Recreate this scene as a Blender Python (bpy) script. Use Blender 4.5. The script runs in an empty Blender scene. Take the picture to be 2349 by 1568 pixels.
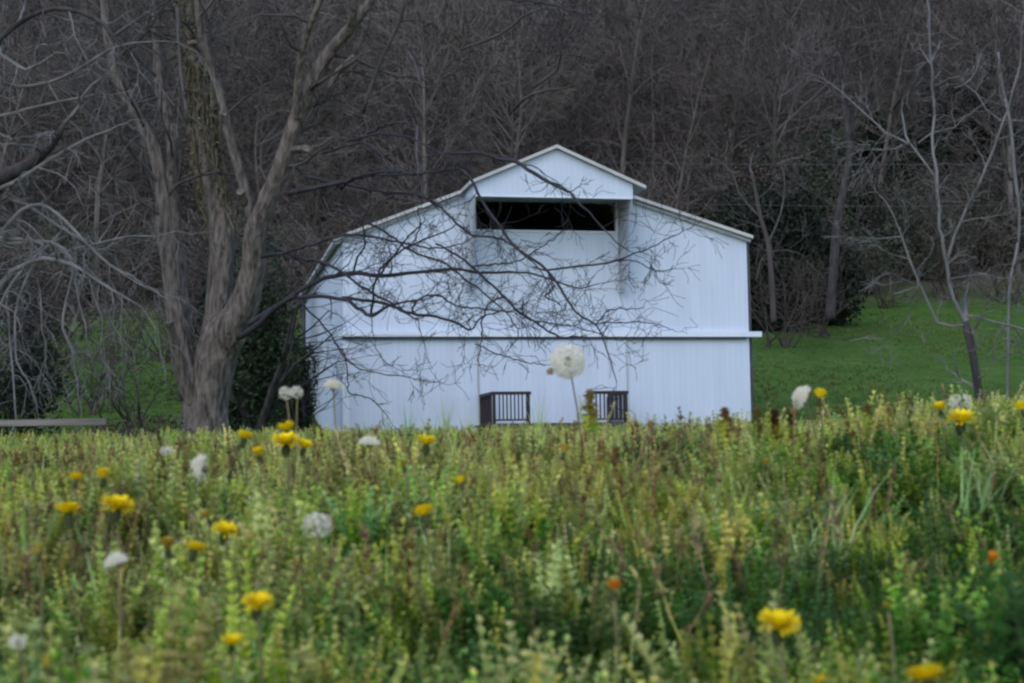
import bpy, math, random
import numpy as np
from mathutils import Vector, Matrix
random.seed(7); rng = np.random.default_rng(7)
SC = bpy.context.scene
COL = SC.collection
rad = math.radians

# ------------------------------------------------------------------ camera
T, RHO, F = rad(4.4), rad(0.9), 2349 * 55 / 36
fw = Vector((0, math.cos(T), math.sin(T))); R0 = Vector((1, 0, 0)); U0 = Vector((0, -math.sin(T), math.cos(T)))
RX = R0 * math.cos(RHO) - U0 * math.sin(RHO); UX = U0 * math.cos(RHO) + R0 * math.sin(RHO)
def at(px, py, Y):
    v = fw * F + RX * (px - 1174.5) + UX * (784 - py)
    return v * (Y / v.y)
cd = bpy.data.cameras.new('camera'); cam = bpy.data.objects.new('camera', cd); COL.objects.link(cam)
cam.matrix_world = Matrix(((RX.x, UX.x, -fw.x, 0), (RX.y, UX.y, -fw.y, 0), (RX.z, UX.z, -fw.z, 0), (0, 0, 0, 1)))
cd.lens = 55; cd.sensor_width = 36; cd.clip_start = 0.05; cd.clip_end = 2000
cd.dof.use_dof = True; cd.dof.focus_distance = 24; cd.dof.aperture_fstop = 13
SC.camera = cam

# ------------------------------------------------------------------ light
w = bpy.data.worlds.new('World'); SC.world = w; w.use_nodes = True
nt = w.node_tree; bg = nt.nodes['Background']; sky = nt.nodes.new('ShaderNodeTexSky')
SUN_EL, SUN_AZ = rad(48), rad(200)      # azimuth clockwise from +Y
sky.sky_type = 'NISHITA'; sky.sun_disc = False; sky.sun_elevation = SUN_EL; sky.sun_rotation = SUN_AZ
sky.air_density = 1.0; sky.dust_density = 1.2; sky.ozone_density = 1.5
nt.links.new(sky.outputs[0], bg.inputs[0]); bg.inputs[1].default_value = 0.15
ld = bpy.data.lights.new('sun', 'SUN'); ld.energy = 0.5; ld.angle = rad(80); ld.color = (1, 0.95, 0.86)
lo = bpy.data.objects.new('sun', ld); COL.objects.link(lo)
sd = Vector((math.sin(SUN_AZ) * math.cos(SUN_EL), math.cos(SUN_AZ) * math.cos(SUN_EL), math.sin(SUN_EL)))
lo.rotation_euler = sd.to_track_quat('Z', 'Y').to_euler(); lo.location = (0, -5, 30)
SC.view_settings.view_transform = 'Standard'; SC.view_settings.look = 'None'
SC.view_settings.exposure = 0.92; SC.view_settings.gamma = 1
SC.cycles.filter_width = 2.5
SC.cycles.max_bounces = 6; SC.cycles.diffuse_bounces = 3

# ------------------------------------------------------------------ materials
def mat(name, c1, c2=None, scale=5, rough=0.9, trans=0, rnd=0, bump=0, coord='obj', stretch=(1, 1, 1), c3=None, detail=4, spec=0.2):
    m = bpy.data.materials.new(name); m.use_nodes = True; t = m.node_tree; N = t.nodes; L = t.links
    b = N['Principled BSDF']; b.inputs['Roughness'].default_value = rough
    b.inputs['Specular IOR Level'].default_value = spec
    if coord == 'obj': co = N.new('ShaderNodeTexCoord').outputs['Object']
    else: co = N.new('ShaderNodeNewGeometry').outputs['Position']
    mp = N.new('ShaderNodeMapping'); mp.inputs['Scale'].default_value = stretch; L.new(co, mp.inputs[0])
    nz = N.new('ShaderNodeTexNoise'); nz.inputs['Scale'].default_value = scale; nz.inputs['Detail'].default_value = detail
    L.new(mp.outputs[0], nz.inputs['Vector'])
    cr = N.new('ShaderNodeValToRGB'); e = cr.color_ramp.elements
    e[0].position = 0.32; e[1].position = 0.68; e[0].color = (*c1, 1); e[1].color = (*(c2 or c1), 1)
    if c3: x = e.new(0.5); x.color = (*c3, 1)
    L.new(nz.outputs[0], cr.inputs[0]); out = cr.outputs[0]
    if rnd:
        oi = N.new('ShaderNodeObjectInfo'); hs = N.new('ShaderNodeHueSaturation')
        for k, (lo_, hi_) in (('Hue', (0.5 - 0.035, 0.5 + 0.03)), ('Value', (1 - rnd, 1 + rnd)), ('Saturation', (1.15, 0.8))):
            mr = N.new('ShaderNodeMapRange'); mr.inputs[3].default_value = lo_; mr.inputs[4].default_value = hi_
            if k == 'Hue':
                L.new(oi.outputs['Random'], mr.inputs[0])
            else:
                mm = N.new('ShaderNodeMath'); mm.operation = 'MULTIPLY'; mm.inputs[1].default_value = 7.31 if k == 'Value' else 13.7
                f_ = N.new('ShaderNodeMath'); f_.operation = 'FRACT'
                L.new(oi.outputs['Random'], mm.inputs[0]); L.new(mm.outputs[0], f_.inputs[0]); L.new(f_.outputs[0], mr.inputs[0])
            L.new(mr.outputs[0], hs.inputs[k])
        L.new(out, hs.inputs['Color']); out = hs.outputs[0]
    L.new(out, b.inputs['Base Color'])
    if bump:
        bp = N.new('ShaderNodeBump'); bp.inputs['Strength'].default_value = bump; bp.inputs['Distance'].default_value = 0.035
        L.new(nz.outputs[0], bp.inputs['Height']); L.new(bp.outputs[0], b.inputs['Normal'])
    if trans:
        tr = N.new('ShaderNodeBsdfTranslucent'); L.new(out, tr.inputs[0]); mx = N.new('ShaderNodeMixShader')
        mx.inputs[0].default_value = trans; L.new(b.outputs[0], mx.inputs[1]); L.new(tr.outputs[0], mx.inputs[2])
        L.new(mx.outputs[0], N['Material Output'].inputs[0])
    return m
M = {}
M['bark'] = mat('bark', (0.038, 0.032, 0.028), (0.165, 0.143, 0.128), 16, bump=1.0, stretch=(1, 1, 0.25), coord='pos', detail=8)
M['bark_dark'] = mat('bark_dark', (0.022, 0.02, 0.022), (0.06, 0.054, 0.056), 6, bump=0.4, stretch=(1, 1, 0.3), coord='pos')
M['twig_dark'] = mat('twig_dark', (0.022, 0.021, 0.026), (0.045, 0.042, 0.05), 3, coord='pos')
M['bark_pale'] = mat('bark_pale', (0.08, 0.08, 0.083), (0.175, 0.172, 0.17), 5, bump=0.5, stretch=(1, 1, 0.3), coord='pos')
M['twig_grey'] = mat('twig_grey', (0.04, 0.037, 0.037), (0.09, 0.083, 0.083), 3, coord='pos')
M['vine'] = mat('vine', (0.045, 0.041, 0.026), (0.15, 0.136, 0.088), 9, coord='pos', detail=6)
M['evergreen'] = mat('evergreen', (0.012, 0.022, 0.012), (0.035, 0.055, 0.03), 3, coord='pos', trans=0.1)
M['evergreen_dark'] = mat('evergreen_dark', (0.008, 0.012, 0.009), (0.022, 0.030, 0.02), 3, coord='pos', trans=0.1)
M['brush'] = mat('brush', (0.035, 0.028, 0.024), (0.085, 0.07, 0.062), 2, coord='pos')
M['wood_trunk'] = mat('wood_trunk', (0.055, 0.049, 0.045), (0.12, 0.11, 0.104), 2, rnd=0.45, stretch=(1, 1, 0.3))
M['wood_twigs'] = mat('wood_twigs', (0.062, 0.054, 0.05), (0.112, 0.099, 0.092), 1.5, rnd=0.35)
M['metal_roof'] = mat('metal_roof', (0.36, 0.36, 0.37), (0.46, 0.46, 0.46), 2, rough=0.5)
M['dark_iron'] = mat('dark_iron', (0.020, 0.015, 0.020), (0.034, 0.026, 0.030), 8, rough=0.6)
M['deck_wood'] = mat('deck_wood', (0.06, 0.05, 0.045), (0.11, 0.09, 0.08), 8)
M['old_wood'] = mat('old_wood', (0.06, 0.055, 0.05), (0.20, 0.185, 0.17), 12, stretch=(.1, 1, 1), bump=0.5)
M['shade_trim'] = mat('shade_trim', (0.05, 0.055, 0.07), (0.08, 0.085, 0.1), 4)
M['wire'] = mat('wire', (0.09, 0.09, 0.10))
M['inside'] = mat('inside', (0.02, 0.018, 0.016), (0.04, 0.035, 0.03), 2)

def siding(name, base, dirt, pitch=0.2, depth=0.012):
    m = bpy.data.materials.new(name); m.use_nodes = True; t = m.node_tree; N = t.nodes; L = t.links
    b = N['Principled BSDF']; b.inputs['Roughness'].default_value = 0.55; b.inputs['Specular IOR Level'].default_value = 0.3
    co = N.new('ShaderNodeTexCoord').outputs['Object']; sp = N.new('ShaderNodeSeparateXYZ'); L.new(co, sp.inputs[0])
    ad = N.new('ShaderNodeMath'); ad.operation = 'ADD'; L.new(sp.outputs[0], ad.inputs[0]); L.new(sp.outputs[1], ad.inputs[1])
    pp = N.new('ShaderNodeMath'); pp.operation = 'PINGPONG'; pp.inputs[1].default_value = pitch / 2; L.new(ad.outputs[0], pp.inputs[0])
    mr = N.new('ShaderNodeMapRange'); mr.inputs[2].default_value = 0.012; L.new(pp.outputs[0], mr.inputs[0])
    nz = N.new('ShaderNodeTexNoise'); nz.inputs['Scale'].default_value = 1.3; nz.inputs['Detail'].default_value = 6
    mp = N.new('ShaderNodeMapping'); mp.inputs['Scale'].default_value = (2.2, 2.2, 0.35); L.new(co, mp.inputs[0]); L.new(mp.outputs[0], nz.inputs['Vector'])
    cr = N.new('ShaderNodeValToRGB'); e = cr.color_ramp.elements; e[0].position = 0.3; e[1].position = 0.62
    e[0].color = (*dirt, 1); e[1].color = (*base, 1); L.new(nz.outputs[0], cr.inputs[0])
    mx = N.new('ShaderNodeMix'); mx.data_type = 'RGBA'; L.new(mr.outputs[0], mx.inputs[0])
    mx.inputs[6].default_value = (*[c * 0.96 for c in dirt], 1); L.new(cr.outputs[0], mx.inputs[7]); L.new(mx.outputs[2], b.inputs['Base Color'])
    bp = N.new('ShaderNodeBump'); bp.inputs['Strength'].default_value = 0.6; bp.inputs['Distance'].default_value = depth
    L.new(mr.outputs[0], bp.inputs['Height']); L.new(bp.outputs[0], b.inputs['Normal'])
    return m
M['siding'] = siding('siding', (0.49, 0.56, 0.675), (0.445, 0.51, 0.62), 0.15, 0.003)
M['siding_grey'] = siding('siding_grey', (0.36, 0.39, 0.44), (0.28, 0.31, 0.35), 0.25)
M['white_trim'] = mat('white_trim', (0.55, 0.60, 0.70), (0.60, 0.66, 0.75), 3, rough=0.5)

# ------------------------------------------------------------------ mesh helpers
def tag(o, label=None, cat=None, group=None, kind=None):
    for k, v in (('label', label), ('category', cat), ('group', group), ('kind', kind)):
        if v: o[k] = v
    return o
def mesh_np(name, V, faces, material):
    """V (n,3); faces list of tuples or (m,k) array"""
    me = bpy.data.meshes.new(name); V = np.asarray(V, dtype=np.float32)
    me.vertices.add(len(V)); me.vertices.foreach_set('co', V.ravel())
    if isinstance(faces, np.ndarray):
        m, k = faces.shape; li = faces.ravel().astype(np.int32); ls = np.arange(0, m * k, k, dtype=np.int32)
    else:
        lens = [len(f) for f in faces]; li = np.array([i for f in faces for i in f], dtype=np.int32)
        ls = np.concatenate([[0], np.cumsum(lens)[:-1]]).astype(np.int32); m = len(faces)
    me.loops.add(len(li)); me.loops.foreach_set('vertex_index', li)
    me.polygons.add(m); me.polygons.foreach_set('loop_start', ls)
    me.polygons.foreach_set('use_smooth', [False] * m)
    me.update(calc_edges=True); me.validate()
    for mm in (material if isinstance(material, (list, tuple)) else [material]): me.materials.append(mm)
    return me
def link(name, me, parent=None):
    o = bpy.data.objects.new(name, me); COL.objects.link(o)
    if parent: o.parent = parent
    return o
def empty(name, loc=(0, 0, 0), rz=0, **k):
    o = bpy.data.objects.new(name, None); COL.objects.link(o); o.location = loc; o.rotation_euler = (0, 0, rz)
    o.empty_display_size = 0.2
    return tag(o, **k)

class MB:
    def __init__(s): s.V = []; s.Fc = []; s.n = 0; s.mi = []
    def add(s, verts, faces, mi=0):
        s.V.extend([tuple(v) for v in verts]); s.Fc.extend([tuple(i + s.n for i in f) for f in faces]); s.n += len(verts)
        s.mi.extend([mi] * len(faces))
    def box(s, x0, x1, y0, y1, z0, z1):
        v = [(x, y, z) for z in (z0, z1) for y in (y0, y1) for x in (x0, x1)]
        s.add(v, [(0, 2, 3, 1), (4, 5, 7, 6), (0, 1, 5, 4), (2, 6, 7, 3), (0, 4, 6, 2), (1, 3, 7, 5)])
    def prism(s, prof, y0, y1):           # profile in xz, extruded along y
        n = len(prof); v = [(x, y0, z) for x, z in prof] + [(x, y1, z) for x, z in prof]
        s.add(v, [tuple(range(n)), tuple(range(2 * n - 1, n - 1, -1))] + [(i, i + n, (i + 1) % n + n, (i + 1) % n) for i in range(n)])
    def tube(s, pts, radii, sides=6, cap=True, lump=0):
        P = [Vector(p) for p in pts]; n = len(P); rings = []
        prev = None; ridge = [random.gauss(0, .6) for _ in range(sides)]
        for i in range(n):
            d = (P[min(i + 1, n - 1)] - P[max(i - 1, 0)])
            if d.length < 1e-9: d = Vector((0, 0, 1))
            d.normalize()
            if prev is None:
                a = d.orthogonal().normalized()
            else:
                a = prev - d * prev.dot(d)
                a = a.normalized() if a.length > 1e-6 else d.orthogonal().normalized()
            prev = a; b = d.cross(a)
            for k in range(sides):
                th = 2 * math.pi * k / sides; rr = radii[i]
                if lump:
                    ridge[k] = .82 * ridge[k] + random.gauss(0, .42)
                    rr *= 1 + lump * (math.sin(th * 3 + i * 0.12) * 0.6 + ridge[k])
                s.V.append(tuple(P[i] + (a * math.cos(th) + b * math.sin(th)) * rr))
        f = []
        for i in range(n - 1):
            for k in range(sides):
                k2 = (k + 1) % sides
                f.append((s.n + i * sides + k, s.n + i * sides + k2, s.n + (i + 1) * sides + k2, s.n + (i + 1) * sides + k))
        if cap and sides > 2:
            f.append(tuple(s.n + (n - 1) * sides + k for k in range(sides)))
            f.append(tuple(s.n + k for k in reversed(range(sides))))
        s.Fc.extend(f); s.mi.extend([0] * len(f)); s.n += n * sides
    def build(s, name, material, parent=None, smooth=False):
        me = mesh_np(name, s.V, s.Fc, material)
        if len(s.Fc) < 400:
            import bmesh
            bm = bmesh.new(); bm.from_mesh(me); bmesh.ops.recalc_face_normals(bm, faces=bm.faces); bm.to_mesh(me); bm.free()
        if any(s.mi): me.polygons.foreach_set('material_index', s.mi)
        if smooth: me.polygons.foreach_set('use_smooth', [True] * len(me.polygons))
        return link(name, me, parent)

def smooth_line(P, R, step):
    """Catmull-Rom through P, radii R"""
    out = []; rr = []
    n = len(P)
    for i in range(n - 1):
        p0, p1, p2, p3 = P[max(i - 1, 0)], P[i], P[i + 1], P[min(i + 2, n - 1)]
        k = max(1, int((p2 - p1).length / step))
        for j in range(k):
            t = j / k; t2 = t * t; t3 = t2 * t
            out.append(0.5 * ((2 * p1) + (p2 - p0) * t + (2 * p0 - 5 * p1 + 4 * p2 - p3) * t2 + (3 * p1 - p0 - 3 * p2 + p3) * t3))
            rr.append(R[i] * (1 - t) + R[i + 1] * t)
    out.append(P[-1]); rr.append(R[-1])
    return out, rr

# ------------------------------------------------------------------ terrain
PR = [(-60, -2.5), (-5, -0.75), (0, -0.42), (1.0, -0.265), (1.3, -0.225), (1.7, -0.175), (2.0, -0.13), (2.3, -0.090), (2.6, -0.082), (3.2, -0.078), (4.5, -0.045), (8, 0.0), (20, 0.2),
      (36, 0.45), (46, 1.0), (60, 3.9), (75, 7.2), (90, 13.5), (130, 34), (240, 100), (300, 125), (420, 150)]
_py = np.array([p[0] for p in PR], float); _pz = np.array([p[1] for p in PR], float)
def h(x, y):
    y = np.asarray(y, float); x = np.asarray(x, float)
    e = np.clip(y * 0.04, 0.05, 3)
    z = (np.interp(y - e, _py, _pz) + np.interp(y, _py, _pz) * 2 + np.interp(y + e, _py, _pz)) / 4
    near = np.clip(1 - y / 9, 0, 1)
    z = z + near * (0.014 * x * np.clip(y, 0, 3)) + near * 0.012 * np.sin(x * 4.1 + 1) * np.sin(y * 3.3)
    z = z + near * 0.115 * np.clip(x - .1 * y, 0, .8) * np.clip((y - 1.2) / 1.1, 0, 1)
    z = z + near * 0.026 * np.clip(-x, 0, 1.2) * np.clip((y - 1.5) / .8, 0, 1)
    far = np.clip((y - 42) / 40, 0, 1)
    z = z + far * (np.sin(x * 0.07 + 1.3) * 0.9 + np.sin(x * 0.031 + y * 0.05) * 1.4 + 0.012 * x)
    return z
def hz(x, y): return float(h(x, y))
gy = np.concatenate([np.linspace(-60, -4, 15), np.arange(-3.5, 0, .25), np.arange(0, 6, 0.06), np.arange(6, 40, 0.8), np.arange(40, 150, 1.5), np.linspace(150, 420, 60)])
gu = np.linspace(-1, 1, 161); gu = np.sign(gu) * np.abs(gu) ** 1.4
X = np.array([[u * (14 + abs(y) * 1.1) for u in gu] for y in gy]); Y = np.repeat(gy[:, None], len(gu), 1)
Z = h(X, Y); nv = len(gu)
idx = np.arange(len(gy) * nv).reshape(len(gy), nv)
fa = np.stack([idx[:-1, :-1], idx[:-1, 1:], idx[1:, 1:], idx[1:, :-1]], -1).reshape(-1, 4)
def ground_material():
    m = bpy.data.materials.new('ground_cover'); m.use_nodes = True; t = m.node_tree; N = t.nodes; L = t.links
    b = N['Principled BSDF']; b.inputs['Roughness'].default_value = 0.95; b.inputs['Specular IOR Level'].default_value = 0.1
    pos = N.new('ShaderNodeNewGeometry').outputs['Position']; sp = N.new('ShaderNodeSeparateXYZ'); L.new(pos, sp.inputs[0])
    def noise(sc, det=5, st=(1, 1, 1)):
        mp = N.new('ShaderNodeMapping'); mp.inputs['Scale'].default_value = st; L.new(pos, mp.inputs[0])
        n = N.new('ShaderNodeTexNoise'); n.inputs['Scale'].default_value = sc; n.inputs['Detail'].default_value = det; L.new(mp.outputs[0], n.inputs['Vector']); return n.outputs[0]
    def ramp(v, cs):
        r = N.new('ShaderNodeValToRGB'); e = r.color_ramp.elements
        e[0].position = 0.3; e[1].position = 0.7; e[0].color = (*cs[0], 1); e[1].color = (*cs[-1], 1)
        if len(cs) == 3: x = e.new(0.5); x.color = (*cs[1], 1)
        L.new(v, r.inputs[0]); return r.outputs[0]
    def mix(f, a, c):
        x = N.new('ShaderNodeMix'); x.data_type = 'RGBA'; L.new(f, x.inputs[0]); L.new(a, x.inputs[6]); L.new(c, x.inputs[7]); return x.outputs[2]
    def mask(lo_, hi_, amp, src):
        n = noise(0.12, 5); a = N.new('ShaderNodeMath'); a.operation = 'MULTIPLY_ADD'; a.inputs[1].default_value = amp; L.new(n, a.inputs[0]); L.new(src, a.inputs[2])
        r = N.new('ShaderNodeMapRange'); r.inputs[1].default_value = lo_ + amp / 2; r.inputs[2].default_value = hi_ + amp / 2; L.new(a.outputs[0], r.inputs[0]); return r.outputs[0]
    meadow = ramp(noise(9), [(0.012, 0.018, 0.008), (0.03, 0.04, 0.014), (0.05, 0.045, 0.025)])
    lawnA = ramp(noise(0.22, 6, (1, .6, 1)), [(0.030, 0.070, 0.012), (0.048, 0.105, 0.018), (0.075, 0.13, 0.028)])
    lawnB = ramp(noise(3.5, 8, (.35, .5, 1)), [(0.018, 0.052, 0.012), (0.046, 0.098, 0.018), (0.085, 0.135, 0.04)])
    hf = N.new('ShaderNodeValue'); hf.outputs[0].default_value = 0.5
    lawn1 = mix(hf.outputs[0], lawnA, lawnB)
    litter = ramp(noise(0.8, 9), [(0.05, 0.043, 0.038), (0.085, 0.075, 0.067), (0.12, 0.105, 0.095)])
    c = mix(mask(5, 12, 2, sp.outputs[1]), meadow, lawn1); ar = N.new('ShaderNodeMath'); ar.operation = 'MULTIPLY'; ar.inputs[1].default_value = 0.28; L.new(sp.outputs[0], ar.inputs[0])
    al = N.new('ShaderNodeMath'); al.operation = 'MULTIPLY'; al.inputs[1].default_value = -0.10; L.new(sp.outputs[0], al.inputs[0])
    ab = N.new('ShaderNodeMath'); ab.operation = 'MAXIMUM'; L.new(ar.outputs[0], ab.inputs[0]); L.new(al.outputs[0], ab.inputs[1])
    ed = N.new('ShaderNodeMath'); ed.operation = 'MULTIPLY_ADD'; ed.inputs[1].default_value = -1.0; L.new(ab.outputs[0], ed.inputs[0]); L.new(sp.outputs[1], ed.inputs[2])
    c = mix(mask(71, 76, 10, ed.outputs[0]), c, litter)
    L.new(c, b.inputs['Base Color'])
    bp = N.new('ShaderNodeBump'); bp.inputs['Strength'].default_value = 0.9; bp.inputs['Distance'].default_value = 0.25; L.new(noise(2.2, 8), bp.inputs['Height']); L.new(bp.outputs[0], b.inputs['Normal'])
    return m
GM = ground_material()
g = link('ground', mesh_np('ground', np.stack([X, Y, Z], -1).reshape(-1, 3), fa, GM)); tag(g, kind='structure')
g.data.polygons.foreach_set('use_smooth', [True] * len(g.data.polygons))

# ------------------------------------------------------------------ barn
TH = rad(11.6); O = at(787, 775, 38)
BZ = 0.35
barn = empty('barn', (O.x, O.y, BZ), TH, label='white two storey wooden barn with projecting hay hood over a dark loft opening', cat='barn')
W_, D_ = 10.42, 12.8
def zz(z): return z - BZ
def roofz(u):
    P = [(-0.3, 5.50), (2.98, 6.78), (5.1, 7.60), (7.32, 6.73), (10.75, 5.66)]
    return zz(float(np.interp(u, [p[0] for p in P], [p[1] for p in P])))
b = MB(); y0, y1 = 0, 0.12
# front wall below/around loft opening
LO = (3.33, 6.94, zz(5.79), zz(6.60))
def wallpoly(us, zb):
    top = [(u, roofz(u) - 0.10) for u in us]; return [(us[0], zb), (us[-1], zb)] + top[::-1]
b.prism(wallpoly([0, 1.7, 2.98, LO[0]], -0.4), y0, y1)
b.prism(wallpoly([LO[1], 7.32, 9, W_], -0.4), y0, y1)
b.prism([(LO[0], -0.4), (LO[1], -0.4), (LO[1], LO[2]), (LO[0], LO[2])], y0 + 0.003, y1)
b.prism(wallpoly([LO[0], 5.1, LO[1]], LO[3]), y0 + 0.003, y1)
b.build('front_wall', M['siding'], barn)
b = MB(); b.box(0, 0.12, y1 + .001, D_, -0.6, roofz(0) - 0.10); b.build('side_wall', M['siding'], barn)
b = MB(); b.box(W_ - 0.12, W_, y1 + .001, D_, -0.6, roofz(W_) - 0.10); b.build('side_wall', M['siding'], barn)
b = MB(); b.prism(wallpoly([0.13, 2.98, 5.1, 7.32, W_ - .13], -0.6), D_ - 0.12, D_ - .002); b.build('rear_wall', M['siding'], barn)
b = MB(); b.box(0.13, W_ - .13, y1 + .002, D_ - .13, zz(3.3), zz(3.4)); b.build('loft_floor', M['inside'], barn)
b = MB()
P = [(-0.2, 0), (2.98, 0), (5.1, 0), (7.32, 0), (10.53, 0)]
us = [p[0] for p in P]
for i in range(4):
    a, c = us[i], us[i + 1]
    b.prism([(a, roofz(a) - 0.10), (c, roofz(c) - 0.10), (c, roofz(c) - .02), (a, roofz(a) - .02)], -0.22, D_ + 0.2)
b.build('roof', M['metal_roof'], barn)
# verge board (its grey paints in the shadow line under the roof edge)
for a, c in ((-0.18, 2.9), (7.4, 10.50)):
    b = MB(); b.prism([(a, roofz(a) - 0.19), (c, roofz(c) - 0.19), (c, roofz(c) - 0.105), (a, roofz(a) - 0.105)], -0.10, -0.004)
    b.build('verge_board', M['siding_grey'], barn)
# hay hood
HD = 1.3
hood = MB()
def hoodz(u): return zz(7.68 - 0.432 * abs(u - 5.1))
hood.prism([(3.05, zz(6.45)), (7.03, zz(6.45)), (7.03, hoodz(7.03) - .08), (5.1, hoodz(5.1) - .08), (3.05, hoodz(3.05) - .08)], -HD, -HD + 0.06)
hood.box(3.05, 3.10, -HD + .061, -.003, zz(6.45), hoodz(3.05) - .09)
hood.box(6.98, 7.03, -HD + .061, -.003, zz(6.45), hoodz(7.03) - .09)
ho = hood.build('hay_hood', M['siding'], barn)
b = MB()
for a, c in ((2.93, 5.1), (5.1, 7.33)):
    b.prism([(a, hoodz(a) - .07), (c, hoodz(c) - .07), (c, hoodz(c) + .01), (a, hoodz(a) + .01)], -HD - 0.14, -0.225)
b.build('hood_roof', M['metal_roof'], ho)
b = MB(); b.box(3.06, 7.02, -HD - .012, -HD - .002, zz(6.40), zz(6.448)); b.build('hood_beam', M['white_trim'], ho)
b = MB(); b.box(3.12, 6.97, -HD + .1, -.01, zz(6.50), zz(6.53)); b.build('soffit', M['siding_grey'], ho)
for a, c in ((3.05, 3.10), (6.98, 7.03)):
    b = MB()
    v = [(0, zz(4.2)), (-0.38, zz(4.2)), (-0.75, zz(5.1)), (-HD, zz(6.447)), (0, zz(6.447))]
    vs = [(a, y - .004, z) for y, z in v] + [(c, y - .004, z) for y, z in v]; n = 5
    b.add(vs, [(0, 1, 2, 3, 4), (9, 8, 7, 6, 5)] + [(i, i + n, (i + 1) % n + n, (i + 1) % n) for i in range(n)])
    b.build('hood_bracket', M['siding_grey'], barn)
    b = MB(); b.box(a - .01, c + .04, -HD - .01, -HD + .07, zz(5.75), zz(6.36)); 
# loft opening frame
b = MB()
b.box(LO[0] - .07, LO[0], -.03, -.001, LO[2] - .05, LO[3]); b.box(LO[1], LO[1] + .04, -.03, -.001, LO[2] - .05, LO[3])
b.box(LO[0], LO[1], -.03, -.001, LO[2] - .05, LO[2])
b.build('loft_frame', M['white_trim'], barn)
# band between storeys
b = MB(); b.box(-0.12, W_ + 0.30, -0.14, -0.003, zz(3.10), zz(3.235)); b.build('storey_band', M['white_trim'], barn)
b = MB(); b.box(-0.02, W_ - 0.1, -0.10, -0.003, zz(3.045), zz(3.098)); b.build('band_shadow_line', M['shade_trim'], barn)  # dark strip that paints in the shadow cast by the band
# sliding door panel under the band
dr = MB(); dr.box(3.36, 7.12, -0.05, -0.004, -0.3, zz(3.03)); dr = dr.build('barn_door', M['siding'], barn)
for a, c in ((3.325, 3.357), (7.123, 7.15)):
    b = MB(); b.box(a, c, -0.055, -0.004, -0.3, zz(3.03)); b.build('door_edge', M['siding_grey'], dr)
# corner boards and dark pipes at the corners
b = MB(); b.box(-0.025, 0.14, -0.025, -0.002, -0.3, zz(3.04)); b.build('corner_board', M['white_trim'], barn)
b = MB(); b.tube([(W_ + .07, .12, -.4), (W_ + .07, .12, roofz(W_) - .12)], [.05, .05], 8); b.build('downpipe', M['shade_trim'], barn)
b = MB(); b.tube([(-.05, D_ - .1, -.4), (-.05, D_ - .1, roofz(0) - .12)], [.07, .07], 8); b.build('downpipe', M['shade_trim'], barn)

# porch deck and the two railings (barn frame)
def bp_(u, y, z):
    return Matrix.Rotation(TH, 4, 'Z') @ Vector((u, y, 0)) + Vector((O.x, O.y, z))
deck = empty('porch_deck', bp_(0, 0, 0), TH, label='low brown timber deck at the foot of the white barn, below the two dark railings', cat='deck')
b = MB()
for k in range(12): b.box(3.2, 6.85, -1.75 + k * .14, -1.75 + k * .14 + .13, 0.86, 0.90)
b.build('deck_boards', M['deck_wood'], deck)
b = MB(); b.box(3.17, 6.88, -1.80, -1.76, 0.70, 0.91); b.build('fascia_board', M['deck_wood'], deck)
for u in (3.25, 4.4, 5.6, 6.75):
    for y in (-1.7, -.3): b = MB(); b.box(u, u + .09, y, y + .09, 0.1, .855); b.build('deck_post', M['deck_wood'], deck)
def railing(u0, u1, side, label):
    r = empty('porch_railing', bp_(u0 if side < 0 else u1, -1.7, .90), TH, label=label, cat='railing', group='dark railings on the porch deck')
    L_ = u1 - u0; s = -side          # runs inwards from the outer corner
    X0 = (lambda t: t * s)
    def bx(a, c, ya, yb, za, zb):
        m = MB(); a, c = sorted((X0(a), X0(c))); m.box(a, c, ya, yb, za, zb); return m
    tr = bx(-.03, L_ + .03, -.035, .045, .69, .765); tr.build('top_rail', M['dark_iron'], r)
    bx(.04, L_ - .04, -.015, .02, .07, .11).build('bottom_rail', M['dark_iron'], r)
    bx(0, .07, -.03, .04, 0, .688).build('post', M['dark_iron'], r); bx(L_ - .09, L_, -.03, .04, 0, .688).build('post', M['dark_iron'], r)
    n = 8
    for k in range(1, n):
        x = .07 + (L_ - .16) * k / n
        bx(x - .016, x + .016, -.01, .014, .11, .688).build('baluster', M['dark_iron'], r)
    bx(-.03, .05, .05, 1.60, .69, .765).build('return_rail', M['dark_iron'], r)
    for k in range(1, 8):
        bx(.0, .03, .06 + k * .19, .10 + k * .19, 0.02, .688).build('return_baluster', M['dark_iron'], r)
    bx(-.01, .07, 1.6, 1.67, 0, .688).build('post', M['dark_iron'], r)
railing(3.36, 4.26, -1, 'dark slatted railing at the left end of the porch deck')
railing(5.70, 6.66, 1, 'dark slatted railing right of the tall white dandelion clock on the porch deck')

# ------------------------------------------------------------------ wires
for n_, (ya, yb, lab) in enumerate(((372, 366, 'upper of two thin pale wires crossing the woods right of the barn'), (467, 462, 'lower of two thin pale wires crossing the woods right of the barn'))):
    A = at(1560 if n_ else 1380, ya, 50); B = at(2600, yb, 56); b = MB(); pts = []
    for k in range(13):
        t = k / 12; p = A.lerp(B, t); p.z -= 0.35 * 4 * t * (1 - t) * 0.4; pts.append(p)
    o = b.__class__(); o.tube(pts, [.007] * 13, 5); o = o.build('overhead_wire', M['wire'])
    tag(o, lab, 'wire', 'overhead wires beside the barn')

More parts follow.
